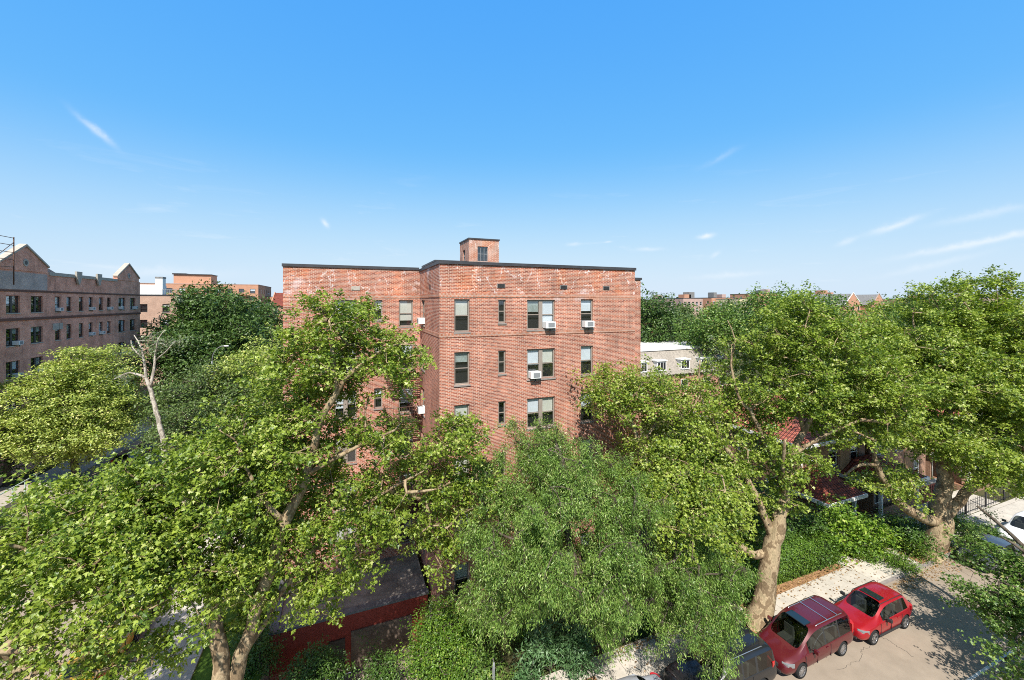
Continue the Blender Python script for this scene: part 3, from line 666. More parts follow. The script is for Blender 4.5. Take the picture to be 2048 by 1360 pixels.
# ------------------------------------------------------------------ generic far buildings
def block(label, cat, x0, x1, y0, y1, z1, m, faces, wins_, coping=M_['coping'], frame=M_['frame_dark'], name='apartment_building', group=None, st=2.9, ws=(1.1, 1.5), roofm=None, cop=.2, z0=0, first=1.0):
    """faces: which walls carry windows: dict side -> number of columns"""
    t = thing(name, label, cat, ((x0 + x1) / 2, (y0 + y1) / 2, 0), group=group); of = Vector(t.location)
    b = MB(); ol = {}
    for side in 'FLRB':
        if side in 'FB': a0, a1 = x0, x1
        else: a0, a1 = y0, y1
        op = []
        nc = faces.get(side, 0)
        if nc:
            pitch = (a1 - a0) / nc; top = z1 - 2.0
            for i in range(nc):
                r = 0
                while top - r * st - ws[1] > max(.5, z1 - wins_ * st):
                    c = a0 + (i + .5) * pitch; op.append((c - ws[0] / 2, c + ws[0] / 2, top - r * st - ws[1] + .4, top - r * st + .4)); r += 1
        ol[side] = op
        if side == 'F': facade(b, 'y', y0, x0, x1, z0, z1, op, -1)
        if side == 'B': facade(b, 'y', y1, x0, x1, z0, z1, op, 1)
        if side == 'L': facade(b, 'x', x0, y0, y1, z0, z1, op, -1)
        if side == 'R': facade(b, 'x', x1, y0, y1, z0, z1, op, 1)
    mm = m if isinstance(m, (list, tuple)) else [m]
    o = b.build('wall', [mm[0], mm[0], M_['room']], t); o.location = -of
    b = MB(); b.box(x0 - .1, x1 + .1, y0 - .1, y1 + .1, z1, z1 + cop); o = b.build('roof', coping if roofm is None else roofm, t); o.location = -of
    for side, op in ol.items():
        for w in op:
            pl, c, f = {'F': ('y', y0, -1), 'B': ('y', y1, 1), 'L': ('x', x0, -1), 'R': ('x', x1, 1)}[side]
            q = window(t, pl, c, f, *w, frame, rnd, simple=(rnd.random() < .5), ac=(0 if rnd.random() < .15 else None), fw=.08); q.location = -of
    return t, of
rnd = random.Random(21)
t, of = block('tan brick block with white bulkhead behind the left gabled building', 'building', -40, -30, 96, 112, 18.5, M_['brick_tan'], {'F': 3, 'R': 7}, 4)
def tp(t, of, b, n, m):
    o = b.build(n, m, t); o.location = -of; return o
b = MB(); b.box(-36.5, -30.05, 112.2, 118, 0, 18.4); tp(t, of, b, 'rear_wing', M_['brick_dark'])
b = MB(); b.box(-38.5, -33.9, 98, 103, 18.71, 20.6); b.box(-33.8, -32.7, 97.5, 99, 18.71, 21.8); tp(t, of, b, 'rooftop_bulkhead', M_['white'])
b = MB(); b.box(-33.85, -32.65, 97.45, 99.05, 21.81, 22.1); tp(t, of, b, 'chimney_cap', M_['slate'])
for i in range(6):
    pass
b = MB()
for i in range(9): xx = -32.4 + i * .27; b.box(xx, xx + .05, 96.5, 96.55, 18.71, 19.7)
b.box(-32.4, -30.2, 96.56, 96.6, 19.6, 19.68); tp(t, of, b, 'roof_railing', M_['grey_metal'])
t, of = block('wide orange brick apartment block with stacked corner balconies above dark trees', 'building', -75, -33, 190, 220, 24.2, M_['brick_orange'], {'F': 11, 'R': 6}, 5, ws=(1.8, 1.7), coping=M_['brick_pink'])
b = MB(); b.box(-62, -50, 195, 203, 24.41, 28.0); tp(t, of, b, 'rooftop_bulkhead', M_['brick_red'] if False else M_['brick_orange'])
b = MB(); b.box(-62.3, -58, 194.5, 203.3, 28.01, 28.5); b.box(-57.9, -49.7, 194.5, 203.3, 28.01, 28.3); tp(t, of, b, 'bulkhead_cap', M_['coping'])
b = MB()
for k in range(5):
    b.box(-40.5, -36.0, 188.6, 189.99, 8 + 3 * k, 8.25 + 3 * k)
    b.box(-40.5, -36.0, 188.6, 188.7, 8.26 + 3 * k, 9.1 + 3 * k)
tp(t, of, b, 'balcony', M_['brick_orange'])
block('low orange brick wing between the orange block and the main building', 'building', -33, -20, 205, 235, 19.6, M_['brick_orange'], {'F': 5}, 3, ws=(1.6, 1.5))
# steep red roofs beyond
def gabled(label, x0, x1, y0, y1, ze, zr, m, rm, cat='house', name='house', axis='y', chim=None, wins_=(0, 0), trim=None, group=None):
    t = thing(name, label, cat, ((x0 + x1) / 2, (y0 + y1) / 2, 0), group=group); of = Vector(t.location)
    b = MB(); b.box(x0, x1, y0, y1, 0, ze); tp(t, of, b, 'wall', m)
    b = MB(); e = .4
    if axis == 'y': xm = (x0 + x1) / 2; b.prism([(x0 - e, ze + .002), (x1 + e, ze + .002), (xm, zr)], y0 + .3, y1 - .3, 'y')
    else: ym = (y0 + y1) / 2; b.prism([(y0 - e, ze + .002), (y1 + e, ze + .002), (ym, zr)], x0 + .3, x1 - .3, 'x')
    r = tp(t, of, b, 'roof', rm)
    b = MB()
    if axis == 'y': b.prism([(x0, ze + .01), (x1, ze + .01), (xm, zr + .3)], y0 - .01, y0 + .28, 'y')
    else: b.prism([(y0, ze + .01), (y1, ze + .01), (ym, zr + .3)], x0 - .01, x0 + .28, 'x')
    tp(t, of, b, 'gable', m)
    if trim and axis == 'y':
        b = MB(); w = .35
        b.prism([(x0 - .3, ze - .1), (xm, zr + .3), (xm, zr + .3 + w), (x0 - .3, ze - .1 + w)], y0 - .15, y0 - .02, 'y'); b.prism([(xm + .01, zr + .3), (x1 + .3, ze - .1), (x1 + .3, ze - .1 + w), (xm + .01, zr + .3 + w)], y0 - .15, y0 - .02, 'y')
        tp(t, of, b, 'gable_trim', trim)
    if chim:
        b = MB(); b.box(*chim); tp(t, of, b, 'chimney', M_['brick_orange'])
    nx, nz_ = wins_
    for i in range(nx):
        for j in range(nz_):
            c = x0 + (i + .5) * (x1 - x0) / nx; z = ze - 2.2 - 3.0 * j
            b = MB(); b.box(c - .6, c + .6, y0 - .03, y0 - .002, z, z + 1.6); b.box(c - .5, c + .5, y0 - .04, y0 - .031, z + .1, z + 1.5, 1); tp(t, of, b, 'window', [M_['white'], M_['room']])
    return t, of
gabled('distant red roofed building left of the main brick block', -23, -10, 150, 170, 16, 20.5, M_['brick_orange'], M_['tile_dark'], axis='x', name='house', wins_=(4, 2))

# ------------------------------------------------------------------ background to the right
# mansard row with dormers
t = thing('mansard_house', 'pale shingled mansard roofed row with white dormers right of the brick block', 'house', (50, 52, 0)); of = Vector(t.location)
mx0, mx1, my0, my1 = 36, 57.5, 48, 60
b = MB(); b.box(mx0, mx1, my0, my1, 0, 6.5); tp(t, of, b, 'wall', M_['brick_main'])
b = MB(); e = 1.6
lowr = [(mx0 - .4, my0 - .4), (mx1 + .4, my0 - .4), (mx1 + .4, my1 + .4), (mx0 - .4, my1 + .4)]; up_ = [(mx0 + e, my0 + e), (mx1 - e, my0 + e), (mx1 - e, my1 - e), (mx0 + e, my1 - e)]
for i in range(4):
    j = (i + 1) % 4; b.quad((*lowr[i], 6.51), (*lowr[j], 6.51), (*up_[j], 9.9), (*up_[i], 9.9))
b.quad(*[(*p, 6.51) for p in lowr[::-1]]); tp(t, of, b, 'mansard_roof', M_['tan_roof'])
b = MB(); b.box(mx0 + e - .2, mx1 - e + .2, my0 + e - .2, my1 - e + .2, 9.91, 10.25); tp(t, of, b, 'flat_roof', M_['white'])
for cx in (39.5, 43, 47.5, 51.5, 55.2):
    d = MB(); d.box(cx - .85, cx + .85, my0 - .2, my0 + 1.2, 7.1, 8.55); o = tp(t, of, d, 'dormer', M_['white'])
    d = MB(); d.box(cx - 1.0, cx + 1.0, my0 - .35, my0 + 1.3, 8.551, 8.7); d.build('dormer_roof', M_['white'], o)
    d = MB()
    for i in range(3): d.box(cx - .7 + i * .5, cx - .3 + i * .5, my0 - .22, my0 - .201, 7.3, 8.35)
    d.build('dormer_window', M_['room'], o)
for cx in (39, 43, 47.5, 52, 55.5):
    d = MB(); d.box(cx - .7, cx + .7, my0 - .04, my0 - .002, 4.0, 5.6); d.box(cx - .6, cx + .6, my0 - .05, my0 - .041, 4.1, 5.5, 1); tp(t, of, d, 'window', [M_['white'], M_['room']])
gabled('tan shingled gable roof with a square chimney behind the mansard row', 52, 64, 62, 74, 8.5, 12.2, M_['brick_pink'], M_['tan_roof'], axis='x', name='house', chim=(56, 58, 66, 68, 11, 13), wins_=(3, 1))
# horizon skyline: brick blocks and gabled tudor blocks
rnd = random.Random(33)
sk = [  # px0, px1, top py, D, material, label
 (1285, 1345, 600, 240, 'brick_pink', 'distant pinkish brick block low on the horizon beside the main building'),
 (1352, 1404, 597, 200, 'brick_pink', 'distant pink brick block with stepped gable right of the dark trees'),
 (1404, 1466, 596, 230, 'brick_orange', 'distant red brick block with small roof bulkheads on the skyline'),
 (1466, 1500, 598, 215, 'cream', 'distant cream coloured building between red brick blocks on the skyline'),
 (1500, 1560, 588, 250, 'brick_orange', 'distant tall tan brick block partly behind the round tree on the skyline'),
 (1640, 1684, 592, 210, 'brick_pink', 'distant brick block with chimney left of the two grey gables'),
 (1785, 1880, 598, 260, 'brick_orange', 'distant red brick block right of the two grey gables'),
 (1890, 2040, 596, 280, 'brick_pink', 'distant pink brick block on the horizon behind the rightmost plane tree'),
]
for px0, px1, pyt, D, mm, lab in sk:
    a = at(px0, pyt, D); c = at(px1, pyt, D)
    t, of = block(lab, 'building', min(a.x, c.x), max(a.x, c.x) + .5, min(a.y, c.y) , max(a.y, c.y) + 14, a.z, M_[mm], {'F': 5, 'L': 4}, 3, ws=(1.4, 1.7), frame=M_['white'])
    if mm != 'cream':
        for q in range(2):
            xx = a.x + (c.x - a.x) * rnd.uniform(.15, .8); b = MB(); b.box(xx, xx + rnd.uniform(2, 4.5), min(a.y, c.y) + 4, min(a.y, c.y) + 8, a.z + .2, a.z + rnd.uniform(1.8, 3.2)); tp(t, of, b, 'rooftop_bulkhead', M_[rnd.choice(['brick_orange', 'brick_pink', 'slate'])])
a = at(1690, 606, 170)
gabled('distant steep grey gable with white bargeboards, left one of the pair on the skyline', a.x, a.x + 11, a.y, a.y + 18, 16.2, 20.9, M_['brick_orange'], M_['slate'], name='tudor_house', trim=M_['white'], wins_=(3, 1))
a = at(1745, 606, 170)
gabled('distant grey gabled house with cream bargeboards, right one of the pair on the skyline', a.x, a.x + 9, a.y, a.y + 16, 16.2, 20.6, M_['brick_orange'], M_['slate'], name='tudor_house', trim=M_['stone'], wins_=(2, 1))

# ------------------------------------------------------------------ near brick houses with red tile roofs
def hip(t, of, x0, x1, y0, y1, ze, zr, inset, m, e=.55, name='roof'):
    x0 -= e; x1 += e; y0 -= e; y1 += e; ym = (y0 + y1) / 2; A, B = (x0 + inset, ym, zr), (x1 - inset, ym, zr)
    b = MB(); b.quad((x0, y0, ze), (x1, y0, ze), B, A); b.poly([(x1, y0, ze), (x1, y1, ze), B]); b.quad((x1, y1, ze), (x0, y1, ze), A, B); b.poly([(x0, y1, ze), (x0, y0, ze), A])
    b.quad((x0, y0, ze - .01), (x0, y1, ze - .01), (x1, y1, ze - .01), (x1, y0, ze - .01)); r = tp(t, of, b, name, m)
    b = MB(); w = .09
    b.box(x0 - w, x1 + w, y0 - w, y0, ze - .22, ze + .03); b.box(x0 - w, x1 + w, y1, y1 + w, ze - .22, ze + .03); b.box(x0 - w, x0, y0 + .001, y1 - .001, ze - .22, ze + .03); b.box(x1, x1 + w, y0 + .001, y1 - .001, ze - .22, ze + .03)
    b.build('eaves_gutter', M_['white'], r); return r
def brick_house(label, x0, x1, y0, y1, ze, zr, porch, porch_roof, stair=None):
    t = thing('brick_house', label, 'house', ((x0 + x1) / 2, (y0 + y1) / 2, 0), group='row of tile roofed brick houses'); of = Vector(t.location)
    op = []; n = 3
    for i in range(n):
        c = x0 + (i + .5) * (x1 - x0) / n
        for z in (.9, 3.7): op.append((c - .55, c + .55, z, z + 1.55))
    lp = [(c - .5, c + .5, z, z + 1.5) for c in (y0 + 2, y0 + 5, y1 - 1.8) for z in (.9, 3.7)]
    b = MB(); facade(b, 'y', y0, x0, x1, 0, ze, op, -1); facade(b, 'x', x0, y0, y1, 0, ze, lp, -1); b.quad((x1, y0, 0), (x1, y1, 0), (x1, y1, ze), (x1, y0, ze)); b.quad((x1, y1, 0), (x0, y1, 0), (x0, y1, ze), (x1, y1, ze))
    tp(t, of, b, 'wall', [M_['brick_house'], M_['brick_house'], M_['room']])
    for w in op: window(t, 'y', y0, -1, *w, M_['white'], rnd, fw=.07).location = -of
    for w in lp: window(t, 'x', x0, -1, *w, M_['white'], rnd, fw=.07).location = -of
    hip(t, of, x0, x1, y0, y1, ze, zr, (y1 - y0) / 2 + .4, M_['tile'])
    b = MB()
    for xx in (x0 + (x1 - x0) / 3, x0 + 2 * (x1 - x0) / 3): b.box(xx - .6, xx + .6, y0 - .03, y0 - .003, 0, ze - .3)
    tp(t, of, b, 'stucco_pier', M_['stucco'])
    b = MB(); b.tube([(x0 - .07, y1 - .2, 0), (x0 - .07, y1 - .2, ze - .2)], .06, 8); b.tube([(x0 + .15, y0 - .09, 0), (x0 + .15, y0 - .09, ze - .2)], .05, 8); tp(t, of, b, 'downpipe', M_['white'])
    px0, px1, py0, pz = porch
    b = MB(); b.box(px0, px1, py0, y0 - .005, 0, .5); f = tp(t, of, b, 'porch_base', M_['brick_house'])
    b = MB()
    for xx in (px0 + .12, px1 - .12): b = MB(); b.box(xx - .1, xx + .1, py0 + .05, py0 + .25, .501, pz - .23); tp(t, of, b, 'porch_post', M_['white'])
    b = MB(); b.box(px0 + .3, px1 - .3, py0 + .1, py0 + .2, .501, 1.2); b.box(px0 + .4, px1 - .4, py0 + .8, y0 - .01, .501, pz - .3); tp(t, of, b, 'porch_front', M_['brick_house'])
    b = MB()
    for i in range(3): cx = px0 + (i + .5) * (px1 - px0) / 3; b.box(cx - .3, cx + .3, py0 + .76, py0 + .798, 1.2, pz - .6); b.box(cx - .23, cx + .23, py0 + .745, py0 + .759, 1.28, pz - .68, 1)
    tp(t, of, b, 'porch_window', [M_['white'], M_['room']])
    m_ = (px0 + px1) / 2
    hip(t, of, px0, px1, py0, y0 + 1.2, pz, pz + porch_roof, (px1 - px0) / 2 + .3, M_['tile_dark'], e=.35, name='porch_roof')
    return t, of
rnd = random.Random(5)
brick_house('brown brick house with hipped red tile roof and pyramid roofed porch, nearest the brick block', 33, 41.5, 21.5, 31, 6.1, 9.3, (31.9, 35.6, 18.9, 2.9), 1.75)
brick_house('middle brown brick house of the tile roofed row, with wide sloping porch roof', 42.2, 51, 21.5, 31, 6.1, 9.3, (38.3, 43.5, 18.7, 3.0), 1.5)
brick_house('farthest brown brick house of the tile roofed row behind the rightmost plane tree', 51.8, 61, 21.5, 31, 6.1, 9.3, (52, 56, 18.8, 2.9), 1.6)
# red stair wall
b = MB(); b.box(45, 48.2, 19.4, 19.6, .03, 1.55)
s = tag(b.build('balustrade_wall', M_['tile']), 'low red brick balustrade with dark slots beside the house path', 'wall')
b = MB()
for i in range(9): b.box(45.3 + i * .3, 45.42 + i * .3, 19.385, 19.399, .7, 1.35)
b.build('slot', M_['room'], s); b = MB(); b.box(44.9, 48.3, 19.32, 19.68, 1.551, 1.65); b.build('cap', M_['stone'], s)
# iron fence along the far front gardens
fn = thing('iron_fence', 'black iron railing fence along the front garden path at far right', 'fence', (46, 17.1, 0))
b = MB()
for i in range(76): x = -9 + i * .3; b.box(x, x + .022, 0, .022, 0, 1.15)
b.box(-9, 13.6, -.006, -.001, .2, .24); b.box(-9, 13.6, -.006, -.001, 1.0, 1.04); b.build('railing', M_['black_metal'], fn)
for i in range(8):
    b = MB(); x = -9.1 + i * 3.2; b.box(x, x + .09, -.03, .06, 0, 1.35); b.build('fence_post', M_['black_metal'], fn)
# terrace fence in front of the gabled building
fn = thing('metal_fence', 'pale green metal railing along the terrace of the left gabled building', 'fence', (-25.2, 40, 0))
b = MB(); b.box(-2.9, -.1, -12, 10, 0, 1.0); b.build('terrace_wall', M_['stone'], fn)
b = MB()
for i in range(16): y = -12 + i * 1.4; b.box(-.16, -.1 + .0, y, y + .06, 1.001, 2.05)
b.box(-.17, -.09, -12, 10, 2.051, 2.12); b.build('railing', mat('pale_green_metal', (.38, .48, .44), .5, .4), fn)

# ------------------------------------------------------------------ vegetation
def lump(d, ph):
    return 1 + .16 * math.sin(3.1 * d[0] + ph) * math.cos(2.7 * d[1] - ph) + .12 * math.sin(6.3 * d[2] + 2 * ph + 2 * d[0]) + .08 * math.sin(9 * d[1] + 5 * d[0] + ph)

LEAF = {  # outline quads in (across, along) units of leaf length
 'plane': (np.array([[0, 0], [.28, .10], [.52, .42], [.18, .42], [.20, .62], [0, 1.0], [-.20, .62], [-.18, .42], [-.52, .42], [-.28, .10]]), [(0, 1, 2, 3), (0, 3, 4, 5), (0, 5, 6, 7), (0, 7, 8, 9)]),
 'oval': (np.array([[0, 0], [.27, .42], [0, 1.0], [-.27, .42]]), [(0, 1, 2), (0, 2, 3)]),
 'narrow': (np.array([[0, 0], [.13, .4], [0, 1.0], [-.13, .4]]), [(0, 1, 2, 3)]),
}
def leaves_mesh(name, P, Nn, T, size, tint, kind, m, parent, fold=.12):
    """one leaf per row: position P, normal Nn, direction T"""
    uv, faces = LEAF[kind]; n = len(P); k = len(uv)
    Nn = Nn / np.linalg.norm(Nn, axis=1, keepdims=True)
    T = T - Nn * (T * Nn).sum(1, keepdims=True); T = T / (np.linalg.norm(T, axis=1, keepdims=True) + 1e-9); B = np.cross(Nn, T)
    V = P[:, None, :] + size[:, None, None] * (B[:, None, :] * uv[None, :, 0:1] + T[:, None, :] * uv[None, :, 1:2] + Nn[:, None, :] * (fold * np.abs(uv[None, :, 0:1]) * 2 - .15 * uv[None, :, 1:2] ** 2))
    V = V.reshape(-1, 3).astype(np.float32)
    idx = []; starts = []; cnt = []
    base = np.concatenate([np.array(f) for f in faces]); tot = np.array([len(f) for f in faces])
    L = (np.arange(n)[:, None] * k + base[None, :]).reshape(-1).astype(np.int32)
    tots = np.tile(tot, n).astype(np.int32); st_ = np.concatenate([[0], np.cumsum(tots)[:-1]]).astype(np.int32)
    me = bpy.data.meshes.new(name); me.vertices.add(len(V)); me.vertices.foreach_set('co', V.ravel())
    me.loops.add(len(L)); me.loops.foreach_set('vertex_index', L); me.polygons.add(len(tots)); me.polygons.foreach_set('loop_start', st_)
    me.polygons.foreach_set('loop_total', tots)
    me.materials.append(m)
    a = me.attributes.new('tint', 'FLOAT', 'FACE'); a.data.foreach_set('value', np.repeat(tint, len(faces)).astype(np.float32))
    me.update(calc_edges=True)
    o = bpy.data.objects.new(name, me); COL.objects.link(o); o.parent = parent; return o

DOFF = 0.0
def sample_clumps(rs, blobs, spacing, gap=0.0):
    """clump centres in a union of ellipsoids, kept apart, more of them near the outside"""
    C = []
    for bi, (c, rad, n) in enumerate(blobs):
        c = np.array(c); rad = np.array(rad, float); ph = rs.uniform(0, 6.28); got = 0; tries = 0
        while got < n and tries < n * 30:
            tries += 1
            d = rs.normal(size=3); d /= np.linalg.norm(d)
            r = rs.uniform(.12, 1) ** .45 * lump(d, ph)
            p = c + d * r * rad
            if gap and mnoise.noise(Vector(p * .55) + Vector((ph, 0, 0))) < gap: continue
            if C and np.min(np.sum((np.array(C) - p) ** 2, 1)) < spacing ** 2: continue
            C.append(p); got += 1
    return np.array(C)

def tree(name, label, base, limbs, blobs, leaf, size, lmat, bmat, seed, per=220, crad=.62, sub=9, subr=.24, spacing=.55, group=None, cat='tree', droop=0, twigr=.018, flat=.75, tr=1.0, upw=.9, gap=-.10):
    rs = np.random.RandomState(seed); rn = random.Random(seed)
    base = Vector(base); t = thing(name, label, cat, base, group=group or {'plane_tree': 'plane trees along the street', 'garden_shrub': 'garden shrubs', 'climbing_bush': 'bushes round the garage', 'maple_tree': 'maple trees'}.get(name))
    b = MB(); nodes = []; 
    for pts in limbs:
        pp = [Vector(p[:3]) - base for p in pts]; rr = [p[3] for p in pts]
        # resample with slight crookedness
        q = []; r2 = []
        for i in range(len(pp) - 1):
            n = max(2, int((pp[i + 1] - pp[i]).length / .45)); p0 = pp[max(i - 1, 0)]; p1 = pp[i]; p2 = pp[i + 1]; p3 = pp[min(i + 2, len(pp) - 1)]
            for k in range(n):
                u = k / n
                v = .5 * ((2 * p1) + (p2 - p0) * u + (2 * p0 - 5 * p1 + 4 * p2 - p3) * u * u + (3 * p1 - p0 - 3 * p2 + p3) * u ** 3)
                w = .10 * min(1, (rr[i] * 2.5))
                if q: v = v + Vector((rn.uniform(-w, w), rn.uniform(-w, w), 0))
                q.append(v); r2.append(rr[i] + (rr[i + 1] - rr[i]) * u)
        q.append(pp[-1]); r2.append(rr[-1])
        b.tube(q, r2, 10, wob=.07, rnd=rn)
        nodes += [tuple(v) for v, r_ in zip(q, r2) if r_ < .35 or v.z > 3]
    C = sample_clumps(rs, [((np.array(c) - np.array(base)), rad, n) for c, rad, n in blobs], spacing, gap)
    # branch network: every clump hangs on the nearest earlier node
    nd = np.array(nodes); par = []; order = np.argsort([np.min(np.sum((nd - c) ** 2, 1)) for c in C]); pos = [np.array(v) for v in nodes]; parent = [-1] * len(pos); n0 = len(pos)
    for ci in order:
        arr = np.array(pos); dd = np.sum((arr - C[ci]) ** 2, 1) + np.where(arr[:, 2] > C[ci][2] + .5, 2.0, 0); j = int(np.argmin(dd)); pos.append(C[ci]); parent.append(j)
    load = np.ones(len(pos))
    for i in range(len(pos) - 1, n0 - 1, -1): load[parent[i]] += load[i] if parent[i] >= n0 else 0
    for i in range(n0, len(pos)):
        a = Vector(pos[parent[i]]); c = Vector(pos[i]); r_ = twigr * math.sqrt(load[i]) * 1.0; mid = (a + c) / 2 + Vector((rn.uniform(-.15, .15), rn.uniform(-.15, .15), rn.uniform(-.05, .2))) * (c - a).length * .5
        b.tube([a, mid, c], [r_ * 1.25, r_, r_ * .7], 5, cap=False)
    # fine twigs
    SC = []; OUT = []
    cen = C.mean(0)
    for ci, c in enumerate(C):
        k = max(2, int(sub * rs.uniform(.6, 1.4)))
        o_ = rs.normal(size=(k, 3)) * np.array([crad, crad, crad * flat])
        if droop: o_[:, 2] -= droop * rs.uniform(0, 1, k)
        for s_ in o_:
            SC.append(c + s_); OUT.append(c - cen)
            if rs.rand() < .6: b.tube([c, c + s_ * .5 + np.array([0, 0, .06]), c + s_], [twigr * .7, twigr * .5, twigr * .3], 3, cap=False)
    b.build('trunk', bmat, t)
    SC = np.array(SC); OUT = np.array(OUT); nl = max(1, int(per / sub))
    cnt = len(SC) * nl
    P = np.repeat(SC, nl, 0) + rs.normal(size=(cnt, 3)) * subr * np.array([1, 1, .7 if not droop else 1.2])
    o_ = np.repeat(OUT, nl, 0); o_ = o_ / (np.linalg.norm(o_, axis=1, keepdims=True) + 1e-6)
    Nn = np.array([0, 0, upw]) + o_ * .3 + rs.normal(size=(cnt, 3)) * .75
    T = rs.normal(size=(cnt, 3)) + o_ * .6 + np.array([0, 0, -.25 if not droop else -1.6])
    if droop: Nn = Nn * np.array([1, 1, .55])
    tint = np.clip(np.repeat(rs.uniform(.25, .75, len(SC)), nl) + rs.normal(size=cnt) * .22 + .12 * rs.normal() * 0, 0, 1)
    leaves_mesh('crown', P, Nn, T, size * rs.uniform(.65, 1.25, cnt), tint, leaf, lmat, t)
    return t

LM = {
 'plane': leafmat('leaf_plane', (.05, .105, .012), (.30, .385, .05), .28, yellow=(.44, .47, .15)),
 'plane2': leafmat('leaf_plane_b', (.055, .115, .013), (.33, .41, .055), .28, yellow=(.46, .49, .16)),
 'willow': leafmat('leaf_willow', (.055, .125, .022), (.25, .38, .075), .26, yellow=(.42, .46, .18)),
 'maple': leafmat('leaf_maple_yellow', (.13, .20, .035), (.46, .52, .12), .28, yellow=(.72, .68, .28)),
 'dark': leafmat('leaf_dark', (.03, .07, .015), (.10, .17, .035), .2),
 'mid': leafmat('leaf_mid', (.05, .11, .02), (.19, .30, .06), .28, yellow=(.34, .38, .10)),
 'far': leafmat('leaf_far', (.05, .09, .025), (.14, .20, .05), .2),
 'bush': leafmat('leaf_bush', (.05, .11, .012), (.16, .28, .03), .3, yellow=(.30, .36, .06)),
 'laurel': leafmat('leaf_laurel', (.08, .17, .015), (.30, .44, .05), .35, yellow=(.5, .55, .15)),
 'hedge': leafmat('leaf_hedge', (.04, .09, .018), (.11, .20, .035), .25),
 'grey': leafmat('leaf_grey', (.10, .14, .07), (.20, .25, .13), .25),
 'cool': leafmat('leaf_cool', (.05, .12, .04), (.14, .25, .10), .25, yellow=(.2, .32, .16)),
}
BK = {
 'plane': barkmat('bark_plane', (.26, .185, .11), (.52, .395, .245), .55, 3.5, (.38, .30, .18)),
 'pale': barkmat('bark_pale', (.38, .33, .27), (.62, .56, .47), .6, 4),
 'dark': barkmat('bark_dark', (.10, .08, .06), (.16, .13, .10), .5, 5),
}
def L(*pts):      # px, py, D, radius
    return [(*at(p[0], p[1], p[2]), p[3]) for p in pts]
def Bl(px, py, D, rx, rz, n, ry=None): return (at(px, py, D + DOFF), (rx, ry or rx, rz), n)

DOFF = .7
# --- plane tree at the left front (two stems)
b0 = gnd(446, 1591)
tree('plane_tree', 'tall two stemmed plane tree whose top stands against the brick block facade', (b0.x, b0.y, 0),
 [[(b0.x, b0.y, -.1, .50), *L((445, 1450, 14.2, .36), (440, 1360, 14.2, .27), (434, 1260, 14.3, .25), (430, 1185, 14.5, .22), (452, 1090, 14.6, .17), (430, 980, 14.2, .12), (380, 930, 13.6, .07))],
  L((447, 1440, 14.3, .30), (482, 1310, 14.5, .23), (510, 1230, 14.6, .21), (535, 1150, 14.7, .20), (560, 1065, 14.8, .19), (585, 1015, 14.9, .19), (612, 950, 15, .16), (628, 890, 15, .14), (645, 830, 15, .12), (672, 785, 15, .11), (668, 730, 15, .08), (662, 670, 15, .055), (658, 640, 15, .03)),
  L((672, 785, 15, .10), (692, 755, 15.1, .09), (719, 733, 15.2, .08), (745, 714, 15.3, .06), (790, 690, 15.5, .04), (830, 690, 15.7, .02)),
  L((569, 1042, 14.85, .13), (540, 1016, 14.5, .09), (505, 960, 14.2, .06), (470, 880, 14.1, .03)),
  L((490, 1300, 14.6, .14), (525, 1250, 15, .13), (552, 1200, 15.3, .12), (600, 1130, 15.8, .10), (680, 1050, 16.2, .08), (760, 990, 16.4, .06), (850, 940, 16.5, .03)),
  L((430, 1185, 14.5, .16), (380, 1130, 14, .12), (300, 1060, 13.4, .09), (200, 1010, 13, .05)),
  L((612, 950, 15, .10), (700, 900, 15.4, .07), (790, 860, 15.6, .04)),
 ],
 [Bl(700, 655, 15.2, 1.15, 1.05, 26), Bl(622, 655, 15, .9, 1.0, 17), Bl(600, 745, 15, 1.6, 1.3, 26), Bl(690, 740, 15, 1.5, 1.3, 17), Bl(805, 725, 15.5, 1.05, .9, 13),
  Bl(630, 860, 15, 2.0, 1.6, 30), Bl(760, 860, 15.5, 1.3, .8, 8), Bl(540, 900, 14.6, 2.1, 2.1, 40), Bl(830, 950, 16.3, 1.6, 1.3, 16), Bl(915, 885, 16.6, 1.0, .8, 13), Bl(935, 985, 17, 1.2, 1.2, 16), Bl(620, 1185, 15.2, 1.1, .6, 7), Bl(760, 1040, 16, 1.2, .9, 9), Bl(700, 1000, 15.6, 2.0, 1.3, 19),
  Bl(430, 970, 13.9, 2.2, 1.5, 40), Bl(560, 1060, 14.8, 1.9, 1.5, 26), Bl(300, 1030, 13.4, 2.6, 1.5, 62), Bl(660, 1140, 15.2, 1.3, .8, 7), Bl(480, 1180, 14.2, 1.3, 1.3, 14), Bl(880, 1060, 16.6, 1.1, 1.3, 11)],
 'plane', .13, LM['plane'], BK['plane'], 11, per=270, crad=.36, spacing=.62, sub=8, subr=.15, gap=-.22)

DOFF = 0
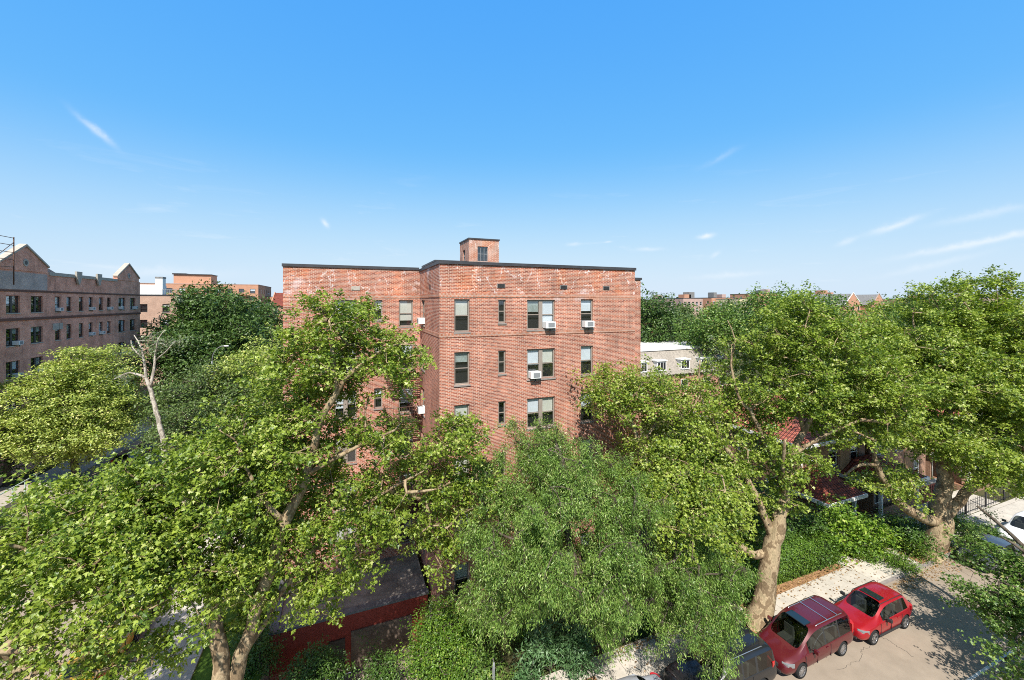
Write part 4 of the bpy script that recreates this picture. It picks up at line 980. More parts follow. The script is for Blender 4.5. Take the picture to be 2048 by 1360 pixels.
# --- second plane tree further left, base out of the picture
tree('plane_tree', 'broad plane tree overhanging the avenue and parked cars, its trunk below the lower left corner', (-12.5, 13.0, 0),
 [[(-12.5, 13, -.1, .45), (-12.3, 13.3, 4, .32), (-12, 13.8, 6.5, .26), (-11.2, 15.0, 8.5, .17), (-10.2, 16.4, 10.2, .09)],
  [(-12, 13.8, 6.5, .2), (-13.2, 15.6, 8.2, .14), (-14.0, 17.5, 9.4, .08)],
  [(-12.1, 13.6, 5.5, .16), (-10.6, 15.0, 6.6, .12), (-9.2, 16.4, 7.2, .07)], 
  [(-12.1, 13.6, 5.2, .14), (-13.8, 16.2, 6.4, .1), (-15.2, 18.8, 7.2, .05)]],
 [Bl(110, 1075, 13.2, 2.6, 1.5, 52), Bl(250, 1110, 13, 2.2, 1.3, 30), Bl(60, 1180, 13, 2.2, 1.0, 11), Bl(200, 1220, 13.2, 2.0, .7, 7), Bl(380, 1130, 13.6, 1.8, 1.2, 17), Bl(60, 1335, 12.4, 1.4, .4, 5), Bl(220, 1335, 13, 1.5, .5, 6), Bl(-40, 1150, 14, 2.5, 1.8, 30), Bl(350, 1290, 13.5, .9, .7, 3)],
 'plane', .13, LM['plane2'], BK['plane'], 12, per=270, crad=.36, spacing=.68, sub=8, subr=.15)

# --- fine leaved weeping tree in the centre
tree('willow_oak', 'dense fine leaved weeping tree in the middle foreground covering the foot of the brick block', (12.8, 17.3, 0),
 [[(12.8, 17.3, 0, .34), (12.6, 17.2, 2.0, .26), (9.6, 15.6, 5, .2), (8.8, 15.8, 8, .12), (8.6, 15.8, 10.8, .05)],
  [(12.6, 17.2, 2.0, .2), (12.8, 16.2, 4.6, .14), (12.6, 15, 6.2, .08), (13.2, 14.8, 7.2, .04)],
  [(9.6, 15.6, 5, .12), (8, 16, 6.5, .09), (6.6, 16.2, 7.5, .05)], [(10, 15.5, 4.5, .12), (10.8, 16.2, 7, .08), (11.2, 16.4, 8.6, .04)]],
 [Bl(1110, 950, 18.2, 2.6, 2.0, 52), Bl(1020, 1040, 17.8, 2.3, 2.2, 46), Bl(975, 960, 18, 1.0, 1.1, 10), Bl(1150, 1080, 17.4, 2.6, 2.4, 60), Bl(1235, 1130, 17.2, 1.5, 1.8, 16), Bl(1400, 1145, 17.6, 1.9, 1.8, 34), Bl(1120, 900, 18.4, 1.3, .9, 12),
  Bl(1370, 1200, 16.8, 1.6, 1.0, 16), Bl(1430, 1250, 16.4, .9, .7, 8), Bl(1220, 1210, 16.6, .7, 1.2, 10), Bl(1000, 1160, 17.4, 1.5, 1.2, 16), Bl(1260, 1000, 18, 1.2, 1.2, 8)],
 'narrow', .12, LM['willow'], BK['dark'], 13, per=900, crad=.28, spacing=.66, sub=18, subr=.11, droop=.75, flat=.7)

# --- slim plane tree behind it
tree('plane_tree', 'smaller plane tree leaning beside the right corner of the brick block behind the weeping tree', (14.2, 18.6, 0),
 [[(14.2, 18.6, -.1, .3), (14.3, 18.6, 4, .24), *L((1275, 1000, 22.4, .18), (1278, 900, 22.5, .13), (1262, 840, 22.5, .09), (1235, 790, 22.5, .05))], L((1278, 900, 22.5, .1), (1310, 850, 22.6, .08), (1350, 800, 22.8, .05)), L((1278, 960, 22.5, .12), (1340, 930, 22, .1), (1390, 960, 21.6, .06))],
 [Bl(1228, 785, 22.4, 1.4, 1.1, 20), Bl(1265, 760, 22.4, 1.0, .7, 8), Bl(1310, 790, 22.7, 2.0, 1.4, 34), Bl(1355, 860, 22.8, 2.2, 1.8, 44), Bl(1290, 880, 22.4, 1.2, 1.2, 10), Bl(1365, 1000, 19.6, 2.3, 1.9, 62), Bl(1270, 960, 21.6, 1.0, 1.0, 7), Bl(1430, 1050, 19.6, 1.3, 1.1, 16)],
 'plane', .13, LM['plane2'], BK['plane'], 14, per=230, crad=.42, spacing=.68, sub=9, subr=.18)

DOFF = .9
# --- big plane tree at the kerb by the parked cars
b1 = gnd(1527, 1262); b1.y = 15.45; 
tree('plane_tree', 'large plane tree with pale mottled trunk rising behind the maroon minivan', (b1.x, 15.45, 0),
 [[(b1.x, 15.45, .0, .85), (b1.x, 15.45, .35, .62), *L((1530, 1190, 22, .50), (1536, 1130, 22.1, .46), (1546, 1085, 22.2, .42), (1560, 1030, 22.3, .32), (1572, 970, 22.5, .26), (1585, 910, 22.6, .2), (1607, 865, 22.7, .17), (1632, 815, 22.9, .13), (1660, 790, 23, .08), (1700, 740, 23, .04))],
  L((1540, 1105, 22.2, .26), (1510, 1110, 22.1, .2), (1485, 1095, 22, .17), (1475, 1085, 22, .13)),
  L((1546, 1075, 22.3, .22), (1520, 1010, 22.4, .18), (1490, 950, 22.5, .16), (1455, 900, 22.6, .13), (1430, 850, 22.7, .09), (1400, 790, 22.8, .05), (1400, 720, 23, .03)),
  L((1607, 865, 22.7, .12), (1600, 800, 22.6, .1), (1620, 750, 22.6, .07), (1605, 690, 22.7, .04), (1620, 620, 22.7, .02)),
  L((1524, 870, 22.9, .12), (1500, 820, 23, .10), (1480, 800, 23.2, .08), (1462, 730, 23.4, .06), (1470, 680, 23.6, .04), (1455, 640, 23.6, .02)),
  L((1572, 970, 22.5, .14), (1524, 870, 22.9, .12)),
  L((1585, 910, 22.6, .12), (1650, 870, 22.2, .09), (1720, 840, 21.9, .05)),
  L((1572, 1000, 22.5, .13), (1566, 940, 21.6, .1), (1570, 880, 21, .06))],
 [Bl(1590, 660, 22.8, 2.0, 1.5, 30), Bl(1660, 715, 22.8, 3.0, 2.1, 66), Bl(1530, 690, 23.4, 1.6, 1.3, 15), Bl(1590, 770, 22.6, 2.6, 1.8, 50), Bl(1740, 780, 22.6, 2.6, 2.0, 56), Bl(1455, 820, 23.2, 1.6, 1.1, 14), Bl(1540, 840, 22.4, 1.2, .9, 9), Bl(1470, 900, 22.8, 1.5, 1.2, 9),
  Bl(1580, 920, 21.6, 1.5, 1.5, 16), Bl(1560, 990, 21.4, 1.0, 1.0, 7), Bl(1440, 950, 22, 1.7, 1.4, 18), Bl(1710, 855, 22, 1.8, .9, 11), Bl(1430, 760, 23.4, 1.3, 1.0, 9), Bl(1605, 612, 23.0, .9, .6, 7)],
 'plane', .14, LM['plane'], BK['plane'], 15, per=280, crad=.42, spacing=.76, sub=8, subr=.17)

# --- big plane tree on the right
b2 = gnd(1868, 1118)
tree('plane_tree', 'massive plane tree with low wide fork at the right, standing past the red car', (b2.x, 15.5, 0),
 [[(b2.x, 15.5, 0, 1.1), (b2.x, 15.5, .5, .78), *L((1873, 1080, 27.6, .66), (1880, 1040, 27.6, .62), (1885, 1000, 27.6, .48), (1890, 940, 27.6, .38), (1880, 880, 27.6, .3), (1900, 820, 27.8, .2), (1930, 760, 28, .12), (1950, 690, 28, .05))],
  L((1880, 1045, 27.6, .42), (1845, 1035, 27.4, .32), (1810, 1015, 27.2, .27), (1780, 985, 27, .22), (1755, 930, 26.8, .16), (1745, 860, 26.6, .1), (1760, 780, 26.5, .05)),
  L((1885, 1030, 27.6, .4), (1920, 1000, 27.2, .3), (1955, 960, 26.8, .24), (2000, 900, 26.4, .17), (2050, 840, 26, .1), (2090, 780, 26, .05)),
  L((1880, 880, 27.6, .22), (1840, 820, 27.4, .15), (1820, 750, 27.2, .08), (1830, 680, 27.2, .04)),
  L((1755, 930, 26.8, .12), (1720, 930, 26.4, .08), (1690, 950, 26, .04))],
 [Bl(1860, 672, 27.4, 3.0, 2.1, 56), Bl(1960, 664, 27, 3.0, 2.3, 60), Bl(2050, 680, 26.6, 3.2, 2.5, 50), Bl(1790, 720, 27, 2.6, 2.2, 52), Bl(1900, 760, 26, 3.4, 2.4, 92), Bl(2010, 800, 25.6, 3.2, 2.4, 76), Bl(1800, 850, 25.8, 2.2, 1.5, 22), Bl(1900, 880, 25.2, 2.4, 1.5, 24),
  Bl(1980, 930, 25, 2.0, 1.1, 24), Bl(1790, 960, 26, 1.5, .9, 10), Bl(1760, 665, 28, 1.3, 1.1, 8), Bl(2080, 900, 26, 2.0, 1.5, 22), Bl(1880, 590, 27.2, 1.2, .6, 9), Bl(1985, 575, 27, 1.4, .7, 12)],
 'plane', .155, LM['plane2'], BK['plane'], 16, per=320, crad=.48, spacing=.86, sub=8, subr=.19)

DOFF = 0
# --- low branches of the near right street tree
tree('maple_tree', 'leafy low maple boughs hanging over the road at the lower right corner', (30.8, 7.2, 0),
 [[(30.8, 7.2, -.1, .3), (30.7, 7.3, 2.2, .22), (30.2, 8, 4, .15), (29.6, 8.8, 5.4, .08), (29, 9.5, 6, .03)], [(30.7, 7.3, 2.4, .14), (29.2, 8.2, 3.8, .08), (28, 9.2, 4.3, .03)], [(30.5, 7.6, 3, .14), (31.4, 9.5, 5, .1), (31.6, 11.2, 6.2, .05)]],
 [Bl(2000, 1180, 19.5, 1.3, .9, 13), Bl(2050, 1140, 20, 1.7, 1.1, 15), Bl(1975, 1110, 21, 1.3, .5, 9), Bl(2050, 1240, 19, 1.2, .9, 16), Bl(1930, 1190, 20, .9, .35, 4), Bl(2030, 1320, 17.6, .7, .8, 7)],
 'plane', .13, LM['mid'], BK['dark'], 17, per=230, crad=.38, spacing=.55, sub=9, subr=.16, gap=.08)
# shade tree on the near pavement, just below the picture
tree('maple_tree', 'street maple on the near pavement whose shade streaks the road beside the red car', (26.5, 4.6, 0),
 [[(26.5, 4.6, -.1, .28), (26.5, 4.7, 3, .2), (26.6, 4.8, 5.5, .1)], [(26.5, 4.7, 3, .12), (28, 5.2, 4.6, .06)], [(26.5, 4.7, 3, .12), (25, 5, 4.8, .06)]],
 [((26.4, 4.6, 5.6), (2.4, 1.8, 1.3), 20), ((28.6, 5.4, 4.6), (1.4, 1.2, .9), 8)], 'plane', .15, LM['mid'], BK['dark'], 18, per=150, crad=.5, spacing=.5)

# --- yellow green maple in front of the gabled building
bm = at(150, 1000, 39)
tree('maple_tree', 'round yellow green maple in front of the gabled brown brick building', (bm.x, bm.y, 0),
 [[(bm.x, bm.y, -.1, .35), (bm.x, bm.y, 2.5, .26), (bm.x, bm.y, 6, .16), (bm.x, bm.y, 10, .06)], [(bm.x, bm.y, 2.8, .16), (bm.x + 2.5, bm.y, 5.5, .08), (bm.x + 4, bm.y, 7, .03)], [(bm.x, bm.y, 2.8, .16), (bm.x - 2.5, bm.y - 1, 5.5, .08), (bm.x - 4, bm.y - 1, 7, .03)]],
 [Bl(155, 803, 39, 4.7, 4.7, 330), Bl(150, 860, 38, 4.3, 2.4, 50)],
 'oval', .22, LM['maple'], BK['dark'], 19, per=230, crad=.6, spacing=.74, sub=9, subr=.24, flat=.32, upw=1.4, gap=-.3)

# --- nearly dead pale plane tree
tree('dead_plane_tree', 'nearly bare pale trunked plane tree with few leaves between the maple and the dark trees', (at(338, 1180, 30).x, at(338, 1180, 30).y, 0),
 [[(*at(340, 1075, 30), .26), *L((334, 960, 30, .2), (328, 885, 30, .17), (316, 835, 30, .15), (300, 775, 30, .13), (292, 755, 30, .10), (284, 700, 30, .06), (268, 670, 30, .02))],
  L((300, 775, 30, .11), (308, 740, 30.2, .09), (312, 700, 30.4, .06), (318, 675, 30.4, .035), (330, 660, 30.4, .02)), L((292, 755, 30, .09), (260, 745, 30, .06), (225, 760, 30, .03)), L((284, 715, 30, .06), (265, 695, 30, .04), (262, 680, 30, .02)), L((312, 720, 30, .06), (335, 700, 30, .03))],
 [Bl(300, 690, 30.2, 1.2, .8, 9), Bl(330, 690, 30.4, .9, .6, 5), Bl(250, 750, 30, .9, .3, 3)], 'plane', .16, LM['grey'], BK['pale'], 20, per=50, crad=.4, spacing=.3)

# --- other trees: simple helper for round crowned trees
def rtree(name, label, px, py, D, rx, rz, lm, seed, n, size=.3, per=120, kind='oval', crad=.7, cat='tree', group=None, bark='dark', extra=(), tri=.7):
    c = at(px, py, D)
    return tree(name, label, (c.x, c.y, 0), [[(c.x, c.y, -.1, .3), (c.x + .1, c.y, max(1, c.z - rz * .6), .22), (c.x, c.y, c.z + rz * .5, .06)], [(c.x + .1, c.y, max(1, c.z - rz * .6), .14), (c.x + rx * .5, c.y, c.z, .05)], [(c.x + .1, c.y, max(1, c.z - rz * .6), .14), (c.x - rx * .5, c.y, c.z + .5, .05)]],
        [(c, (rx, rx, rz), n)] + list(extra), kind, size, LM[lm], BK[bark], seed, per=per, crad=crad, spacing=crad * 1.05, sub=8, subr=crad * .42, twigr=.02, group=group, cat=cat)
AV = 'trees lining the avenue'
rtree('oak_tree', 'tallest dark green tree in front of the orange brick block', 420, 650, 72, 6.2, 6.6, 'dark', 31, 220, .5, 110, crad=1.0, group=AV, extra=[Bl(455, 690, 70, 5, 5, 80)])
rtree('oak_tree', 'dark green tree beside the tan brick block, left one of the dark group', 368, 715, 64, 4.6, 4.8, 'dark', 32, 150, .45, 110, crad=.9, group=AV)
rtree('oak_tree', 'dark green tree reaching the main building corner, right one of the dark group', 500, 660, 88, 7, 5.5, 'dark', 33, 160, .6, 100, crad=1.2, group=AV)
rtree('locust_tree', 'yellow tipped light green tree just left of the main brick block', 515, 745, 46, 4.4, 3.8, 'maple', 34, 110, .26, 150, crad=.7, group=AV, extra=[Bl(560, 800, 44, 3.5, 3.5, 60)])
rtree('locust_tree', 'mid green round tree behind the bare pale trunk', 415, 795, 42, 4.4, 3.2, 'far', 35, 150, .26, 150, crad=.75, group=AV)
rtree('locust_tree', 'small mid green tree low beside the avenue right of the bare trunk', 370, 860, 36, 2.4, 1.8, 'far', 36, 60, .22, 130, crad=.6, group=AV)
rtree('oak_tree', 'dark tree against the wall of the gabled building at the left edge', 12, 885, 37, 1.3, 2.2, 'dark', 37, 20, .26, 120, crad=.7)
rtree('oak_tree', 'thick green tree filling the gap between avenue and garage wing', 480, 920, 32, 3.6, 3.0, 'mid', 38, 90, .22, 150, crad=.6)
# right hand background trees
RB = 'trees beyond the brick block on the right'
rtree('oak_tree', 'dark green tree touching the right edge of the brick block', 1300, 650, 75, 5, 5.2, 'dark', 41, 100, .5, 110, crad=1.0, group=RB)
rtree('oak_tree', 'dark rounded tree left of the distant stepped gable block', 1355, 668, 82, 5, 4.4, 'far', 42, 100, .5, 110, crad=1.0, group=RB)
rtree('maple_tree', 'bright green tree under the distant cream building', 1425, 662, 66, 4.4, 3.0, 'mid', 43, 90, .42, 110, crad=.9, group=RB)
rtree('maple_tree', 'hazy green round topped tree left of the tallest plane crown', 1555, 640, 60, 4.6, 4.6, 'mid', 44, 120, .4, 110, crad=.9, group=RB)
rtree('oak_tree', 'low green tree behind the mansard roofed row', 1490, 668, 78, 5, 3.2, 'far', 45, 80, .45, 110, crad=1.0, group=RB)
rtree('maple_tree', 'half bare grey green tree in front of the mansard roofed row', 1450, 720, 40, 2.6, 2.6, 'grey', 46, 20, .2, 60, crad=.7, group=RB)
rtree('maple_tree', 'green tree rising behind the house with the hipped red roof', 1640, 660, 56, 5, 4.2, 'mid', 47, 100, .36, 110, crad=.9, group=RB)
rtree('oak_tree', 'broad green tree behind the farthest tile roofed house', 1850, 650, 62, 7, 4.5, 'mid', 48, 120, .42, 110, crad=1.0, group=RB)
rtree('magnolia_tree', 'dark garden tree between the brick block and the hipped roof house', 1370, 930, 28, 2.4, 2.6, 'hedge', 49, 60, .18, 160, crad=.55)
rtree('magnolia_tree', 'shaded garden tree behind the mottled plane trunk', 1475, 1010, 27, 2.6, 2.6, 'hedge', 50, 70, .18, 170, crad=.55)
# distant tree belt, each crown its own tree
rs = random.Random(77); i = 0
ORD = 'first second third fourth fifth sixth seventh eighth ninth tenth eleventh twelfth thirteenth fourteenth fifteenth sixteenth seventeenth eighteenth nineteenth twentieth'.split()
belt = []
for D, py, n in ((120, 642, 14), (190, 624, 18)):
    for k in range(n):
        px = -40 + k * 2150 / (n - 1) + rs.uniform(-30, 30)
        if 575 < px < 1265 or px < 300: continue
        belt.append((px, py + rs.uniform(-4, 6), D))
for px, py, D in sorted(belt):
    if 1:
        i += 1; c = at(px, py, D)
        tree('distant_tree', f'{ORD[i - 1]} from the left of the small distant trees along the horizon belt', (c.x, c.y, 0), [[(c.x, c.y, 0, .35), (c.x, c.y, c.z, .15)]], [(c, (rs.uniform(5, 8), rs.uniform(5, 8), rs.uniform(3.5, 5)), 46)], 'oval', .85, LM['far'], BK['dark'], 100 + i, per=70, crad=1.4, spacing=1.3, sub=6, subr=.8, group='distant green belt of trees')

# --- shrubs and hedges
def shrub(name, label, c, r, lm, seed, n, size=.1, per=150, kind='oval', crad=.28, cat='shrub'):
    c = Vector(c)
    return tree(name, label, (c.x, c.y, 0), [[(c.x, c.y, -.05, .07), (c.x, c.y, c.z * .6 + .2, .04), (c.x, c.y, c.z + .2, .015)], [(c.x, c.y, .2, .04), (c.x + r[0] * .5, c.y, c.z, .015)], [(c.x, c.y, .2, .04), (c.x - r[0] * .5, c.y, c.z, .015)]],
        [(c, r, n)], kind, size, LM[lm], BK['dark'], seed, per=per, crad=crad, spacing=crad, sub=7, subr=crad * .6, twigr=.012, cat=cat)
c = gnd(905, 1300, .8); shrub('climbing_bush', 'bright green sunlit bush beside the red garage wall', (c.x, c.y + .5, 1.0), (1.7, 1.6, 1.3), 'bush', 61, 110, .11, 170)
c = gnd(860, 1330, .5); shrub('climbing_bush', 'bright green bush low at the bottom in front of the garage wall', (c.x, c.y, .5), (1.3, 1.2, 1.0), 'bush', 62, 60, .11, 160)
shrub('climbing_bush', 'dark green bush under the garage wall at the bottom edge', at(630, 1345, 19.3), (1.1, 1.0, 1.0), 'hedge', 63, 50, .11, 150)
shrub('climbing_bush', 'deep green ivy mound between plane stem and garage corner', at(510, 1300, 19.5), (.9, 1.0, 1.3), 'hedge', 64, 50, .11, 150)
shrub('climbing_bush', 'small leafy bush at the bottom centre between garage door and sunlit bush', at(740, 1350, 19.6), (.9, .9, .7), 'hedge', 60, 30, .11, 150)
shrub('bamboo_shrub', 'round blue green shrub with narrow leaves beside the pavement at bottom centre', gnd(1100, 1310, .9) , (1.45, 1.2, 1.15), 'cool', 65, 90, .2, 190, 'narrow', .3)
shrub('bamboo_shrub', 'pale green low shrub left of the round blue green one', gnd(985, 1325, .6), (1.2, 1.1, .8), 'mid', 66, 50, .14, 150)
shrub('garden_shrub', 'shaded green shrub under the weeping tree', gnd(1085, 1240, .8), (1.4, 1.2, 1.0), 'bush', 67, 55, .12, 150)
shrub('garden_shrub', 'large bright green laurel in front of the pyramid roofed porch', gnd(1700, 1065, 1.3), (2.3, 1.3, 1.5), 'laurel', 68, 70, .24, 90, crad=.42)
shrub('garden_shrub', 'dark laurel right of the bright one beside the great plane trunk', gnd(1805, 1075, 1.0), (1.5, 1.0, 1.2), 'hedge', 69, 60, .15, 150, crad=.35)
shrub('garden_shrub', 'rounded shrub at the pavement edge below the bright laurel', gnd(1733, 1100, .5), (.8, .7, .6), 'bush', 70, 45, .11, 150)
shrub('garden_shrub', 'leafy shrub in the soil at the foot of the great plane tree', (b2.x - 2.4, 15.4, .55), (1.5, .9, .65), 'bush', 71, 50, .11, 140)
shrub('garden_shrub', 'dark clipped ball shrub by the white parked car', gnd(1985, 1062, .8), (.9, .8, .9), 'hedge', 72, 45, .12, 150)
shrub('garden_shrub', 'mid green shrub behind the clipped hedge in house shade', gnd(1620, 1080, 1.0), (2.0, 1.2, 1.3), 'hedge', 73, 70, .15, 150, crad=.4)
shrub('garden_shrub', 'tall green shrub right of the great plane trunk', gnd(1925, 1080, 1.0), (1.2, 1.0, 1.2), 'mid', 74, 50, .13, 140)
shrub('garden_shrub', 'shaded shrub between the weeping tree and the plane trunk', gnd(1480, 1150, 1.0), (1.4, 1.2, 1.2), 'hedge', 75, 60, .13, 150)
def hedge(label, x0, x1, y0, y1, h, lm, seed, n):
    t = thing('clipped_hedge', label, 'hedge', ((x0 + x1) / 2, (y0 + y1) / 2, 0)); rs = np.random.RandomState(seed)
    hx, hy = (x1 - x0) / 2, (y1 - y0) / 2
    P = rs.uniform(-1, 1, (n, 3)); f = rs.randint(0, 5, n)
    for k, (ax, v) in enumerate(((0, 1), (0, -1), (1, -1), (2, 1), (2, 1))):
        mfa = f == k; P[mfa, ax] = v
    wob = 1 + .05 * np.sin(P[:, 0] * 9 + seed) + .04 * np.cos(P[:, 2] * 7 + P[:, 0] * 15)
    Q = P * np.array([hx, hy, h / 2]) * wob[:, None] ; Q[:, 2] += h / 2; Q += rs.normal(size=(n, 3)) * .07
    Nn = P * np.array([.5, .8, 1]) + rs.normal(size=(n, 3)) * .5 + np.array([0, 0, .3])
    leaves_mesh('foliage', Q, Nn, rs.normal(size=(n, 3)), rs.uniform(.07, .13, n), np.clip(rs.normal(.5, .2, n), 0, 1), 'oval', LM[lm], t)
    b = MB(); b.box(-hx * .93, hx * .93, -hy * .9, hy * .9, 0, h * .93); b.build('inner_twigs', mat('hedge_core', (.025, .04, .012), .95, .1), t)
    return t
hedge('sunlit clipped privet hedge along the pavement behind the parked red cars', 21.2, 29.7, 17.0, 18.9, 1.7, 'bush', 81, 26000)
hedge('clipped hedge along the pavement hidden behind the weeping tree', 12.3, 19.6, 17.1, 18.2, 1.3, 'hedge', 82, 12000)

# fallen leaves along the kerb, the hedge foot and the tree pits
rs_ = np.random.RandomState(3); n = 5200
fx = rs_.uniform(12, 44, n); wh = rs_.rand(n); fy = np.where(wh < .45, 14.55 - np.abs(rs_.normal(0, .45, n)), np.where(wh < .75, 16.8 - np.abs(rs_.normal(0, .25, n)), rs_.uniform(14.9, 16.8, n)))
keep = (wh < .75) | (rs_.rand(n) < .5); fx, fy = fx[keep], fy[keep]; n = len(fx)
fz = np.where(fy < KY, .02, .137) + rs_.uniform(0, .01, n)
lit = bpy.data.objects.new('fallen_leaves', None); bpy.data.objects.remove(lit)
fl_ = leaves_mesh('fallen_leaves', np.stack([fx, fy, fz], 1), np.array([0, 0, 1]) + rs_.normal(size=(n, 3)) * .25, rs_.normal(size=(n, 3)), rs_.uniform(.05, .13, n), rs_.rand(n), 'plane', leafmat('leaf_fallen', (.14, .07, .03), (.40, .25, .11), .1), None)
tag(fl_, 'brown fallen leaves scattered along kerb and pavement', 'fallen leaves', kind='stuff')

rs_ = np.random.RandomState(8); n = 42000
gx_, gy_ = rs_.uniform(4.6, 62, n), rs_.uniform(16.95, 21.5, n)
hh = np.array([mnoise.noise(Vector((a * .8, b * .8, 0))) for a, b in zip(gx_, gy_)]); keep = (hh > -.25) & ~((gx_ > 29.7) & (gx_ < 31.6)) & ~((gx_ > 39) & (gy_ < 19.7)); gx_, gy_, hh = gx_[keep], gy_[keep], hh[keep]; n = len(gx_)
gc = leaves_mesh('ground_cover', np.stack([gx_, gy_, .03 + rs_.rand(n) * (.12 + .5 * np.clip(hh + .25, 0, 1))], 1), np.array([0, 0, 1]) + rs_.normal(size=(n, 3)) * .5, rs_.normal(size=(n, 3)), rs_.uniform(.07, .15, n), np.clip(rs_.normal(.5, .22, n), 0, 1), 'oval', LM['mid'], None)
tag(gc, 'leafy ground cover filling the front gardens', 'ground cover', kind='stuff')

# ------------------------------------------------------------------ vehicles
M_['tyre'] = mat('tyre', (.02, .02, .02), .85, .2); M_['rim'] = mat('rim', (.45, .45, .46), .3, .5, metal=.8)
M_['carglass'] = glassmat('car_glass', (.42, .47, .46)); M_['sunroof'] = mat('sunroof_glass', (.012, .02, .022), .05, .6); M_['seat'] = mat('seat_fabric', (.16, .145, .13), .85, .2); M_['dash'] = mat('dashboard', (.07, .065, .06), .7, .3); M_['chrome'] = mat('chrome', (.6, .6, .62), .2, .5, metal=.9)
M_['lamp'] = mat('headlamp_lens', (.20, .21, .21), .12, .6); M_['tail'] = mat('tail_lens', (.45, .02, .02), .2, .5); M_['plastic'] = mat('black_plastic', (.03, .03, .03), .6, .3)
M_['plate'] = mat('plate_cream', (.62, .55, .30), .5, .3); M_['interior'] = mat('visor_pale', (.5, .5, .46), .8, .2)
def paint(name, col, metal=.3): return mat(name, col, .38, .4, metal=metal * .4, coat=.7, var=.08, vscale=2)

